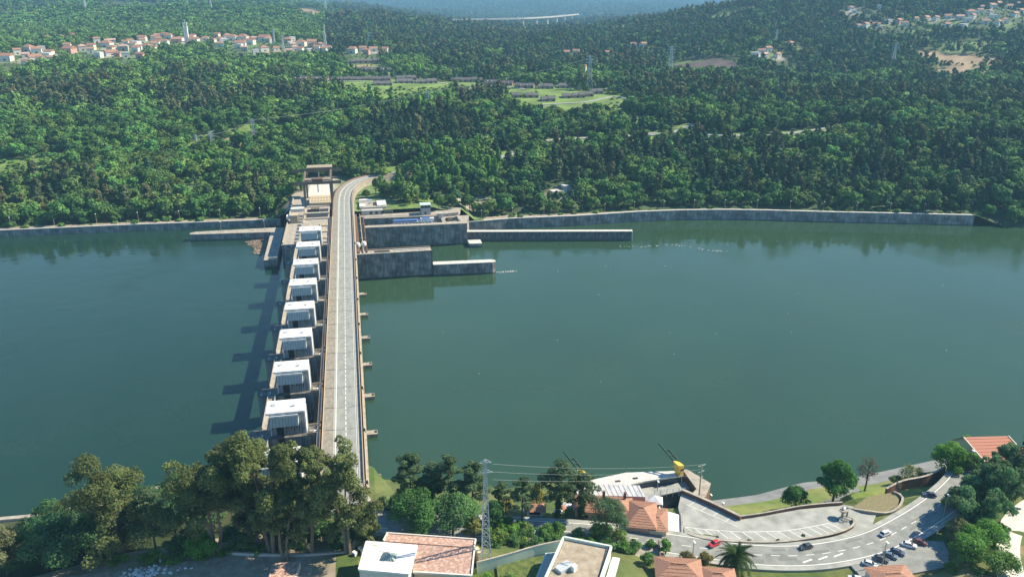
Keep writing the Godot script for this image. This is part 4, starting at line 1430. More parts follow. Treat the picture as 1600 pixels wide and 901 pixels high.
func build_villages() -> void:
	var colour := ["white walled house with an orange tiled roof", "pink walled house with an orange tiled roof", "grey house with a faded roof", "cream house with an orange tiled roof", "white building with a flat pale roof"]
	# ordered by bearing round the church tower
	var ch := Vector2(-299, -1696)
	var left := []
	var right := []
	for h in VILLAGE + infill():
		var b := atan2(h[0], -h[1])
		(left if b < atan2(ch.x, -ch.y) else right).append([b, h])
	left.sort_custom(func(p, q): return p[0] > q[0])
	right.sort_custom(func(p, q): return p[0] < q[0])
	for k in left.size():
		var h: Array = left[k][1]
		far_house(h[0], h[1], h[2], h[3], colour[h[2]] + ", " + rank(k) + " left of the church tower", "houses of the hilltop village on the left")
	for k in right.size():
		var h: Array = right[k][1]
		far_house(h[0], h[1], h[2], h[3], colour[h[2]] + ", " + rank(k) + " right of the church tower", "houses of the hilltop village on the left")
	var rest := []
	for h in RIGHT_VILLAGE:
		rest.append([atan2(h[0], -h[1]), h])
	rest.sort_custom(func(p, q): return p[0] < q[0])
	for k in rest.size():
		var h: Array = rest[k][1]
		var mid: bool = h[0] < 480
		var low: bool = h[0] >= 480 and h[0] < 740
		far_house(h[0], h[1], h[2], h[3], colour[h[2]] + ", " + rank(k) + " from the left on the right hills", "houses in the woods beyond the estate" if mid else ("houses at the road bend among the trees" if low else "houses of the upper right village"))
	var spots := ["leftmost long terrace", "long terrace next to the leftmost one", "uppermost terrace", "white fronted terrace below the uppermost one", "terrace behind the middle group", "front left terrace of the middle group", "front right terrace of the middle group", "long terrace right of the middle group", "first short terrace beyond the long ones", "second short terrace beyond the long ones", "lone low terrace in front of the long one", "left block on the upper estate road", "middle block on the upper estate road", "right block on the upper estate road", "leftmost block above the curving estate road", "second block above the curving estate road", "lowest block above the curving estate road", "small block behind the lowest one", "middle block above the curving estate road", "small block left of the last one above the bend", "last block above the bend of the estate road"]
	for k in TERRACES.size():
		terrace(TERRACES[k], "black roofed brick houses, " + spots[k])
	# church tower
	var y := far_h(-299, -1696)
	var t := thing("church_tower", "slim white church tower with an open belfry rising above the hilltop village", "church tower", Vector3(-299, y, -1696))
	var m := MB.new()
	m.rbox(Vector3(0, -2, 0), Vector3(7.5, 28, 7.5), 0)
	part("shaft", m, M.white, t)
	for q in 4:
		m = MB.new()
		m.rbox(Vector3(-3.0 if q % 2 else 3.0, 26, -3.0 if q < 2 else 3.0), Vector3(1.5, 6, 1.5), 0)
		part("belfry_post", m, M.white, t)
	m = MB.new()
	m.rbox(Vector3(0, 32, 0), Vector3(7.8, 1.5, 7.8), 0)
	part("roof", m, M.white, t)
	m = MB.new()
	m.tube(Vector3(0, 33, 0), Vector3(0, 39, 0), .35, .2, 5)
	part("finial", m, M.galv, t)
	# pylons and masts
	pylon(312, -1043, 43, 8, "tall lattice pylon rising just behind the right end of the estate", .5)
	pylon(477, -1174, 42, 8, "lattice pylon in the woods left of the burned patch", .5)
	pylon(91, -971, 19, 4, "small lattice pylon standing in the trees below the estate", .4)
	pylon(-131, -800, 22, 4, "right one of two slim pylons in the shrubs left of the dam", .35)
	pylon(-146, -806, 17, 3, "left one of two slim pylons in the shrubs left of the dam", .3)
	pylon(-98, -850, 20, 4, "lattice pylon in the small substation clearing", .35)
	pylon(-76, -832, 15, 3, "lattice pylon just right of the substation clearing", .3)
	pylon(-39, -1640, 44, 5, "tall red and white telecom mast at the right end of the hilltop village", .5, 0, "telecom_mast")
	pylon(-661, -2384, 40, 7, "faint pylon on the ridge at the far left", .8)
	pylon(-348, -2381, 40, 7, "faint pylon on the ridge behind the church tower", .8)
	pylon(-52, -2513, 46, 7, "faint pylon on the bare ridge strip", .8)
	pylon(840, -1157, 36, 6, "slim pylon in the woods below the upper right village", .45)
	pylon(773, -1406, 26, 4, "slim mast beside the houses at the road bend", .45)
	pylon(44, -1640, 26, 4, "slim mast right of the hilltop village", .45)
	pylon(-133, -1640, 28, 4, "left one of the two masts beside the dry field", .45)
	pylon(-114, -1590, 26, 4, "right one of the two masts beside the dry field", .45)
	# wires that cross the wood between the pylons
	var spans := [[Vector3(-98, far_h(-98, -850) + 19, -850), Vector3(91, far_h(91, -971) + 18, -971), "sagging wire crossing the wood from the substation to the small pylon below the estate"], [Vector3(91, far_h(91, -971) + 18, -971), Vector3(312, far_h(312, -1043) + 40, -1043), "sagging wire rising from the small pylon to the tall one behind the estate"], [Vector3(-146, far_h(-146, -806) + 16, -806), Vector3(-98, far_h(-98, -850) + 18, -850), "short wire between the two slim pylons and the substation"]]
	for sp in spans:
		var wt := thing("power_line", sp[2], "wire", sp[0])
		var wm := MB.new(sp[0])
		var pp: Vector3 = sp[0]
		for i in 14:
			var f := (i + 1) / 14.0
			var np: Vector3 = sp[0].lerp(sp[1], f) - Vector3(0, 14.0 * f * (1 - f), 0)
			wm.tube(pp, np, .11, .11, 4)
			pp = np
		part("wire", wm, M.wire, wt)
	# substation
	t = thing("substation", "small fenced substation yard of grey gear in the shrubs left of the dam", "substation", Vector3(-100, far_h(-100, -846), -846))
	m = MB.new()
	m.rbox(Vector3(0, -2, 0), Vector3(26, 2.2, 16), 0)
	part("yard", m, M.pale, t)
	for k in 5:
		m = MB.new()
		m.rbox(Vector3(-9 + 4.5 * k, .2, -1 + 3 * sin(k * 2.0)), Vector3(2.2, 3.0 + k % 2, 2.2), 0)
		part("transformer", m, M.plaster_grey, t)
	# roads
	for k in FAR_ROADS.size():
		setting("far_road", drape(FAR_ROADS[k], [2.6, 3.4, 3.0, 6.5, 2.4, 2.2, 3.6][k], .35, Vector3.ZERO), M.lot)
	# viaduct in the distance
	t = thing("viaduct", "long white road viaduct crossing the hazy valley in the distance", "viaduct", Vector3(500, 60, -2640))
	m = MB.new(t.position)
	var va := Vector3(120, 94, -2440)
	var vb := Vector3(560, 95, -2600)
	var vc := Vector3(830, 98, -2960)
	var vl := Curve3D.new()
	vl.add_point(va); vl.add_point(vb, Vector3(-120, 0, 70), Vector3(120, 0, -110)); vl.add_point(vc)
	part("deck", sweep(vl, -7, 7, -3.2, 0, 30, t.position), M.pale, t)
	part("parapet", sweep(vl, 6.7, 7.1, 0, 1.6, 30, t.position), M.white, t)
	for k in 11:
		var p := vl.sample_baked(vl.get_baked_length() * (k + .8) / 11.6, true)
		m = MB.new(t.position)
		m.rbox(Vector3(p.x, 20, p.z), Vector3(6, p.y - 23.3, 4), .6)
		part("pier", m, M.pale, t)
	# white hut among the trees behind the quay
	t = thing("white_shed", "white shed with a pale roof among the trees behind the quay wall", "shed", Vector3(178, far_h(178, -652), -652))
	m = MB.new()
	m.rbox(Vector3(0, -2, 0), Vector3(9, 5.2, 6), .3)
	part("wall", m, M.plaster, t)
	m = MB.new()
	m.rbox(Vector3(0, 3.2, 0), Vector3(9.8, .5, 6.8), .3)
	part("roof", m, M.white, t)
	m = MB.new()
	m.rbox(Vector3(-9, -2, 5), Vector3(14, 2.3, 7), .2)
	part("terrace", m, M.pale, t)
	# lamps along the quays
	var lx := -246.0
	var n := 0
	while lx < -64.0:
		lamp(lx, 7.75, bank_z(lx) - 4.5, "thin street lamp on the upstream quay, %s from the left" % rank(n), 7.5, "street lamps on the upstream quay")
		lx += 29.0
		n += 1
	lamp(-96, 7.5, -578, "thin lamp on the pale jetty, left one of two", 7, "lamps on the jetty")
	lamp(-66, 7.5, -576, "thin lamp on the pale jetty, right one of two", 7, "lamps on the jetty")
	lx = 96.0
	n = 0
	while lx < 478.0:
		lamp(lx, far_h(lx, bank_z(lx) - 3.4), bank_z(lx) - 3.4, "thin street lamp on the downstream quay, %s from the lock" % rank(n), 7.5, "street lamps on the downstream quay")
		lx += 25.5
		n += 1

# ---------------------------------------------------------------- near bank
func pave(called: String, poly: Array, y: float, mat: Material) -> MeshInstance3D:
	var pp := PackedVector2Array()
	for p in poly:
		pp.append(Vector2(p[0], p[1]))
	var m := MB.new()
	m.prism(pp, y - 1.2, y)
	return setting(called, m, mat)

func line3(pts: Array) -> Curve3D:
	var c := Curve3D.new()
	for i in pts.size():
		var a: Array = pts[maxi(i - 1, 0)]
		var b: Array = pts[mini(i + 1, pts.size() - 1)]
		var d := Vector3(b[0] - a[0], b[1] - a[1], b[2] - a[2]) / 6.0
		c.add_point(Vector3(pts[i][0], pts[i][1], pts[i][2]), -d, d)
	return c

func low_wall(called: String, label: String, pts: Array, thick: float, h: float, mat: Material, cat := "wall") -> Node3D:
	var o := Vector3(pts[0][0], pts[0][1], pts[0][2])
	var t := thing(called, label, cat, o)
	part("wall", sweep(line3(pts), -thick * .5, thick * .5, -3.0, h - .15, 2.0, o), mat, t)
	part("coping", sweep(line3(pts), -thick * .5 - .06, thick * .5 + .06, h - .15, h, 2.0, o), M.concrete, t)
	return t

func build_near_roads() -> void:
	var o := Vector3(90, 10, -185)
	var r := thing("riverside_road", "", "", o)
	r.remove_meta("label"); r.remove_meta("category")
	r.set_meta("kind", "structure")
	var c := line3([[-9.5, 16.0, -231.0], [-9.2, 15.95, -221.0], [-4.0, 15.9, -212.0], [6, 15.6, -207.0], [18, 14.7, -203.8], [33, 13.8, -200.5], [48, 13.0, -197.5], [64, 11.8, -194.2], [80, 10.7, -189.2], [95, 10.15, -183.2], [110, 10.05, -177.2], [127, 10.0, -174.2], [146, 10.0, -175.6], [163, 10.0, -181.2], [180, 10.0, -188.8], [195, 10.1, -197.3], [206, 10.2, -206.0]])
	part("carriageway", sweep(c, -4.9, 4.9, -.8, 0.0, 2.5, o), M.asphalt, r)
	part("edge_line", sweep(c, -4.55, -4.3, 0.0, .014, 2.5, o), M.paint, r)
	part("edge_line", sweep(c, 4.3, 4.55, 0.0, .014, 2.5, o), M.paint, r)
	part("shoulder", sweep(c, -6.3, -4.92, -1.0, -.02, 2.5, o), M.lot, r)
	part("pavement", sweep(c, 5.0, 6.6, -1.0, .12, 2.5, o), M.lot, r)
	var len := c.get_baked_length()
	var s := 40.0
	while s < len - 6.0:
		var p := c.sample_baked(s, true)
		var q := c.sample_baked(s + 2.6, true)
		var m := MB.new(o)
		m.bar(p + Vector3(0, .008, 0), q + Vector3(0, .008, 0), .2, .012)
		part("centre_dash", m, M.paint, r)
		s += 5.2
	rng.seed = 33
	for k in 11:
		var sp := rng.randf_range(50.0, len - 8.0)
		var pa := c.sample_baked(sp, true)
		var pb := c.sample_baked(sp + rng.randf_range(2.0, 7.0), true)
		var side := (pb - pa).cross(Vector3.UP).normalized() * rng.randf_range(-3.4, 3.4)
		var pm := MB.new(o)
		pm.bar(pa + side + Vector3(0, .003, 0), pb + side + Vector3(0, .003, 0), rng.randf_range(.8, 1.7), .008)
		part("repair_patch", pm, M.patch, r)
	# arrow and hatched marks before the junction
	for k in 3:
		var m := MB.new(o)
		m.bar(Vector3(121 + 5.2 * k, 10.03, -171.6 - .3 * k), Vector3(124.4 + 5.2 * k, 10.03, -172.4 - .3 * k), .45, .012)
		part("lane_mark", m, M.paint, r)
	pave("roundabout_paving", [[-15, -226], [-14, -205], [-6, -201], [10, -200], [8, -210], [-3, -217], [-4, -228]], 15.7, M.asphalt)
	# car park between the wall and the road
	pave("car_park", [[96, -205], [100, -212], [113, -195.2], [122, -195.2], [134, -196], [150, -195.4], [158, -190], [152, -184.0], [146, -182.6], [139, -181.2], [130, -180.6], [117, -181.0], [103, -184.4], [95.6, -187.4], [92.6, -191]], 9.45, M.lot)
	pave("roadside_parking", [[134, -168.9], [146, -169.8], [160, -174.2], [168, -172], [164, -162], [146, -161], [134, -163]], 10.02, M.asphalt)
	var cp := thing("parking_marks", "", "", Vector3(110, 9.45, -190))
	cp.remove_meta("label"); cp.remove_meta("category")
	cp.set_meta("kind", "structure")
	var tops := [[0.0, 94.0, -194.8], [.14, 99.4, -192.4], [.36, 110.6, -188.9], [.6, 123.0, -186.8], [.78, 131.6, -187.0], [1.0, 139.4, -187.6]]
	var prev_top := Vector3.ZERO
	for k in 15:
		var f := k / 14.0
		var i := 1
		while i < 5 and tops[i][0] < f:
			i += 1
		var g: float = (f - tops[i - 1][0]) / (tops[i][0] - tops[i - 1][0])
		var a := Vector3(lerpf(tops[i - 1][1], tops[i][1], g), 9.462, lerpf(tops[i - 1][2], tops[i][2], g))
		var m := MB.new(cp.position)
		m.bar(a, a + Vector3(1.4 + 1.0 * f, 0, 4.2 if f > .05 else 2.5), .17, .012)
		part("bay_line", m, M.paint, cp)
		if k > 0:
			m = MB.new(cp.position)
			m.bar(prev_top, a, .17, .012)
			part("bay_line", m, M.paint, cp)
		prev_top = a
	for k in 4:
		var a := Vector3(103.2 + 2.6 * k, 9.46, -207.0 + 3.4 * k)
		var m := MB.new(cp.position)
		m.bar(a, a + Vector3(-3.2, 0, 1.9), .14, .012)
		part("bay_line", m, M.paint, cp)
	var m0 := MB.new(cp.position)
	m0.bar(Vector3(99.2, 9.462, -205.6), Vector3(110.4, 9.462, -191.6), .14, .012)
	part("bay_line", m0, M.paint, cp)
	# walls of the car park
	low_wall("boundary_wall", "dark brown sloping wall along the car park's left river side", [[100.2, 9.45, -212.0], [106.6, 9.45, -203.8], [112.8, 9.45, -194.6]], .9, 1.5, M.rust)
	low_wall("boundary_wall", "low brown wall between the car park and the riverside path", [[113.2, 9.45, -195.2], [122, 9.45, -195.4], [134, 9.45, -196.4], [142, 9.45, -196.2], [149, 9.45, -195.6]], .4, 1.1, M.rust)
	low_wall("kerb_wall", "curved brown kerb wall along the car park's road side", [[93.2, 9.5, -190.6], [95.8, 9.5, -188.2], [103, 9.5, -185.0], [117.4, 9.5, -181.6], [130.3, 9.5, -181.2], [140, 9.5, -182.2], [146, 9.5, -184.6], [147.4, 9.5, -187.4]], .6, .9, M.rust)
	low_wall("bed_wall", "curved brown wall round the planted bed beside the road", [[150.5, 8.6, -193.4], [154.5, 9.45, -189.9], [160.6, 9.0, -188.4], [166.4, 9.2, -190.6], [170.6, 9.3, -195.0], [169.8, 9.0, -198.4]], .6, 1.0, M.tan)
	var bed := MB.new()
	bed.prism(PackedVector2Array([Vector2(151, -193.4), Vector2(154.6, -190.4), Vector2(160.4, -189), Vector2(166, -191.2), Vector2(170, -195.2), Vector2(169.4, -198.4), Vector2(160, -198)]), 7, 9.5)
	setting("planted_bed", bed, M.bed)
	low_wall("retaining_wall", "low dark retaining wall beside the parked blue car at the right", [[168, 9.6, -199.8], [176, 9.8, -202.6], [186, 9.9, -203.6], [196, 10.1, -207.0]], .6, .8, M.rust)
	# riverside path
	var pth := line3([[113, near_h(113, -203) + .2, -203], [124, near_h(124, -205) + .2, -205], [138, near_h(138, -204.5) + .2, -204.5], [152, near_h(152, -206.5) + .25, -206.5], [164, near_h(164, -208) + .25, -208]])
	setting("riverside_path", sweep(pth, -1.9, 1.9, -2, .1, 2.0), M.lot)
	low_wall("roundabout_wall", "curved dark wall with a pale verge round the roundabout behind the trees", [[-4.6, 15.7, -228], [-3.4, 15.7, -219.4], [1.0, 15.7, -214.2], [8, 15.6, -211.6], [14, 15.3, -210.4]], 1.0, .9, M.seam)
	# track at the lower right
	setting("dirt_track", sweep(line3([[160, near_h(160, -138) + .3, -138], [171, near_h(171, -150) + .25, -150], [180.5, near_h(180.5, -162) + .25, -162], [192, near_h(192, -172.5) + .25, -172.5], [206, near_h(206, -181) + .25, -181], [222, near_h(222, -187) + .3, -187]]), -3.4, 3.4, -3, 0, 2.0), M.pale)
	# the dusty yard behind the eucalyptus trees
	pave("dusty_yard", [[-84, -196.8], [-60, -197], [-43, -197.2], [-20.6, -192.2], [-9.6, -190.8], [-8.6, -180], [-12, -168], [-40, -166], [-95, -172]], 17.78, M.dirt)
	low_wall("yard_wall", "long low pale wall between the dusty yard and the eucalyptus trees", [[-43, 17.6, -198.2], [-32, 17.7, -195.2], [-20.6, 17.7, -192.8], [-9.2, 17.8, -191.4]], .35, 1.0, M.pale)
	low_wall("yard_wall", "beige yard wall climbing towards the white roofed house", [[-9.0, 17.8, -191.0], [-6.0, 17.9, -195.8], [-2.6, 18.0, -200.8]], .5, 2.2, M.plaster_cream)
	low_wall("garden_wall", "pale green garden wall running right from the pylon to the flat roofed house", [[25.5, 18.0, -176.9], [34, 18.2, -178.2], [43, 18.4, -180.0], [50.5, 18.6, -180.6]], .4, 3.2, M.plaster_green)
	pave("garden_lawn", [[31, -178], [50, -180.2], [44, -166], [36, -160], [30, -166]], 18.3, M.grass)
	# rubble heap
	var rb := thing("rubble_heap", "scatter of white rubble and rubbish at the left of the dusty yard", "rubble", Vector3(-62, 17.7, -194))
	rng.seed = 91
	var rm := MB.new()
	for i in 90:
		rm.rbox(Vector3(rng.randfn() * 4.2, rng.randf_range(-.1, .25), rng.randfn() * 1.5), Vector3(rng.randf_range(.2, .9), rng.randf_range(.15, .5), rng.randf_range(.2, .7)), rng.randf() * 3)
	part("rubble", rm, M.white, rb).set_meta("kind", "stuff")

func window(t: Node3D, x: float, y: float, z: float, w: float, h: float, yaw := 0.0) -> void: # set into a wall that faces +z at yaw 0
	var m := MB.new()
	m.rbox(Vector3.ZERO, Vector3(w + .2, h + .2, .12), 0)
	var f := part("window", m, M.plaster, t, Vector3(x, y - .1, z))
	f.rotation.y = yaw
	m = MB.new()
	m.rbox(Vector3(0, .1, .05), Vector3(w, h, .1), 0)
	part("pane", m, M.glass, f)

func quad_roof_house() -> void:
	# white flat roofed block with a pyramid skylight
	var o := Vector3(3, 17.5, -178)
	var t := thing("white_house", "white flat roofed house with a glass pyramid skylight, below the eucalyptus trees", "house", o)
	var ring := PackedVector2Array([Vector2(-3.6, -185.2), Vector2(9.6, -180.8), Vector2(6.6, -170.2), Vector2(-5.8, -174.4)])
	var m := MB.new(o)
	m.prism(ring, 15, 25.4)
	part("wall", m, M.plaster, t)
	m = MB.new(o)
	m.prism(Geometry2D.offset_polygon(ring, .3, Geometry2D.JOIN_ROUND)[0], 25.4, 26.0)
	var rf := part("roof", m, M.white, t)
	for k in 3:
		m = MB.new(o)
		var a := Vector3(-2.6 + 1.2 * k, 26.01, -183.4 + 2.6 * k)
		m.bar(a, a + Vector3(6.0 - k, 0, 2.0), .12 + .05 * k, .015)
		part("seal_strip", m, M.seam, rf)
	var ap := Vector3(1.9, 27.7, -177.3)
	var q := [Vector3(-.6, 26.02, -176.6), Vector3(3.3, 26.02, -175.2), Vector3(4.4, 26.02, -178.4), Vector3(.6, 26.02, -179.7)]
	for i in 4:
		m = MB.new(o)
		m.tri(q[i], ap, q[(i + 1) % 4])
		var pane := part("skylight_pane", m, nmat([[0.0, L(.10, .17, .17)], [1.0, L(.22, .30, .29)]], Vector3(.4, .4, .4), .25, .05, 50 + i), rf)
		for k in 4:
			m = MB.new(o)
			m.bar(q[i].lerp(q[(i + 1) % 4], .2 * (k + 1)), ap.lerp(q[i].lerp(q[(i + 1) % 4], .2 * (k + 1)), .25), .07)
			part("glazing_bar", m, M.galv, rf)
	# its wing with the weathered pink roof
	o = Vector3(16, 17.5, -179)
	t = thing("pink_roofed_house", "low house with a wide weathered pink roof beside the lattice pylon", "house", o)
	ring = PackedVector2Array([Vector2(2.4, -190.4), Vector2(25.6, -183.2), Vector2(22.4, -170.0), Vector2(8.2, -174.6), Vector2(9.8, -181.0), Vector2(1.0, -184.0)])
	m = MB.new(o)
	m.prism(ring, 15, 22.6)
	part("wall", m, M.plaster_cream, t)
	# two roof planes with a step between
	var a0 := Vector3(2.2, 23.4, -191.0)
	var b0 := Vector3(26.2, 23.4, -183.4)
	var a1 := Vector3(.9, 24.4, -186.6)
	var b1 := Vector3(25.1, 24.4, -178.9)
	var a2 := Vector3(8.0, 23.2, -173.6)
	var b2 := Vector3(22.9, 23.2, -169.2)
	m = MB.new(o)
	m.hexa([a1 - Vector3(0, .3, 0), b1 - Vector3(0, .3, 0), b0 - Vector3(0, .3, 0), a0 - Vector3(0, .3, 0)], [a1, b1, b0, a0])
	part("roof", m, M.tile_pale, t)
	m = MB.new(o)
	var a1b := Vector3(a1.x, 24.2, a1.z) + Vector3(.05, 0, .2)
	var b1b := Vector3(b1.x, 24.2, b1.z) + Vector3(.05, 0, .2)
	var mid := a1b.lerp(b1b, .34)
	m.hexa([a2 - Vector3(0, .3, 0), b2 - Vector3(0, .3, 0), b1b - Vector3(0, .3, 0), mid - Vector3(0, .3, 0)], [a2, b2, b1b, mid])
	m.hexa([Vector3(1.6, 23.6, -182.4), Vector3(9.4, 23.6, -180.2), mid - Vector3(0, .25, 0), a1b - Vector3(0, .25, 0)], [Vector3(1.6, 23.9, -182.4), Vector3(9.4, 23.9, -180.2), mid, a1b])
	part("roof", m, M.tile_pale, t)
	for e in [[a0, b0, .35], [b0, b1, .4], [b1b, b2, .4], [a2, b2, .45], [a0, a1, .35]]:
		m = MB.new(o)
		m.bar(e[0] + Vector3(0, .1, 0), e[1] + Vector3(0, .1, 0), e[2], .5)
		part("edge_board", m, M.plaster, t)
	m = MB.new(o)
	m.bar(Vector3(20.2, 21.5, -169.85), Vector3(21.6, 21.5, -169.35), .12, 2.0)
	part("window", m, M.glass, t)
	m = MB.new(o)
	m.rbox(Vector3(26.4, 17, -180.5), Vector3(1.2, 5.2, 3.0), .3)
	part("chimney_wall", m, M.plaster_cream, t)
	# lower terracotta terrace in front
	pave("tiled_terrace", [[7.4, -171.6], [12.2, -170.2], [11.2, -163], [5.8, -164]], 21.0, M.tile)
	# small low roof in the yard
	t = thing("low_shed", "low shed with a faded pink roof and white edge in the dusty yard", "shed", Vector3(-26, 17.7, -185.4))
	m = MB.new()
	m.rbox(Vector3.ZERO, Vector3(7.4, 2.0, 6.6), -.15)
	part("wall", m, M.plaster, t)
	m = MB.new()
	m.rbox(Vector3(0, 2.0, 0), Vector3(7.0, .18, 6.2), -.15)
	part("roof", m, M.tile_pale, t)
	m = MB.new()
	m.rbox(Vector3(0, 2.0, 3.3), Vector3(7.6, .4, .3), -.15)
	part("edge_board", m, M.white, t)
	for k in 2:
		t = thing("cooling_unit", ["white cooling unit against the beige yard wall, left one", "white cooling unit against the beige yard wall, right one"][k], "cooling unit", Vector3(-7.2 + 1.7 * k, 17.8, -189.6 - 1.5 * k), -.9)
		m = MB.new()
		m.rbox(Vector3.ZERO, Vector3(1.3, 1.9, .9), 0)
		part("case", m, M.white, t)
		m = MB.new()
		m.rbox(Vector3(0, .4, .46), Vector3(.9, 1.0, .06), 0)
		part("grille", m, M.dark, t)
	# flat roofed house with the pale gravel roof
	o = Vector3(51, 18, -167)
	t = thing("gravel_roofed_house", "flat roofed house with a beige gravel roof and pale green parapets", "house", o)
	ring = PackedVector2Array([Vector2(49.6, -176.4), Vector2(61.2, -170.0), Vector2(53.2, -156.0), Vector2(40.8, -161.4)])
	m = MB.new(o)
	m.prism(ring, 15, 25.2)
	part("wall", m, M.plaster_green, t)
	m = MB.new(o)
	m.prism(Geometry2D.offset_polygon(ring, -.5)[0], 25.2, 25.5)
	part("roof", m, M.dirt, t)
	for i in 4:
		m = MB.new(o)
		var p := ring[i]
		var p2 := ring[(i + 1) % 4]
		m.bar(Vector3(p.x, 25.8, p.y), Vector3(p2.x, 25.8, p2.y), .55, 1.0)
		part("parapet", m, M.plaster_green, t)
	m = MB.new(o)
	m.bar(Vector3(60.9, 25.6, -171.4), Vector3(53.6, 25.6, -157.2), .5, .4)
	part("gutter", m, M.seam, t)
	m = MB.new(o)
	m.hexa([Vector3(61.6, 22.4, -169.6), Vector3(63.4, 22.4, -168.8), Vector3(56, 22.4, -155), Vector3(53.8, 22.4, -155.8)], [Vector3(61.6, 22.9, -169.6), Vector3(63.4, 22.9, -168.8), Vector3(56, 22.9, -155), Vector3(53.8, 22.9, -155.8)])
	part("side_ledge", m, M.white, t)
	m = MB.new(o)
	m.rbox(Vector3(46.6, 25.5, -164.6), Vector3(4.4, .9, 2.6), .5)
	m.bar(Vector3(45, 26.2, -166), Vector3(48.4, 27.2, -164.6), .18)
	part("solar_frame", m, M.galv, t)
	m = MB.new(o)
	m.rbox(Vector3(49.0, 25.5, -163.4), Vector3(1.4, 1.6, 1.2), .5)
	part("water_tank", m, M.white, t)
	m = MB.new(o)
	m.prism(PackedVector2Array([Vector2(44.6, -176.6), Vector2(49.4, -176.2), Vector2(43.0, -163.6), Vector2(38.8, -165.6)]), 15, 21.4)
	part("annex_wall", m, M.plaster_green, t)
	m = MB.new(o)
	m.prism(PackedVector2Array([Vector2(44.8, -176.2), Vector2(49.0, -175.9), Vector2(42.8, -164.0), Vector2(39.2, -165.7)]), 21.4, 21.55)
	part("annex_roof", m, M.plaster_grey, t)

func tiled_house(t: Node3D, ctr: Vector3, w: float, d: float, h: float, rh: float, yaw: float, wall: Material, roof: Material, gable := false) -> void:
	var m := MB.new()
	m.rbox(Vector3(0, -3, 0), Vector3(w, h + 3, d), 0)
	var a := part("wall", m, wall, t, ctr - t.position)
	a.rotation.y = yaw
	m = MB.new()
	hip_roof(m, w, d, h, rh, .6, gable)
	var r := part("roof", m, roof, t, ctr - t.position)
	r.rotation.y = yaw
	# ridge and eaves boards
	var rb := MB.new()
	var i := 0.0 if gable else minf(w * .5 + .6, d * .5 + .6) * .9
	rb.bar(Vector3(-w * .5 - .6 + i, h + rh + .08, 0), Vector3(w * .5 + .6 - i, h + rh + .08, 0), .35, .2)
	part("ridge_tile", rb, M.tile, r)
	var rows := int(d / 1.6)
	for k in rows:
		var f := (k + .5) / rows
		for s in [-1, 1]:
			var e := MB.new()
			var z: float = (d * .5 + .6) * (1.0 - f) * s
			var xx := w * .5 + .6 - (i * f)
			e.bar(Vector3(-xx, h + rh * f + .05, z), Vector3(xx, h + rh * f + .05, z), .10, .08)
			part("tile_course", e, roof, r)

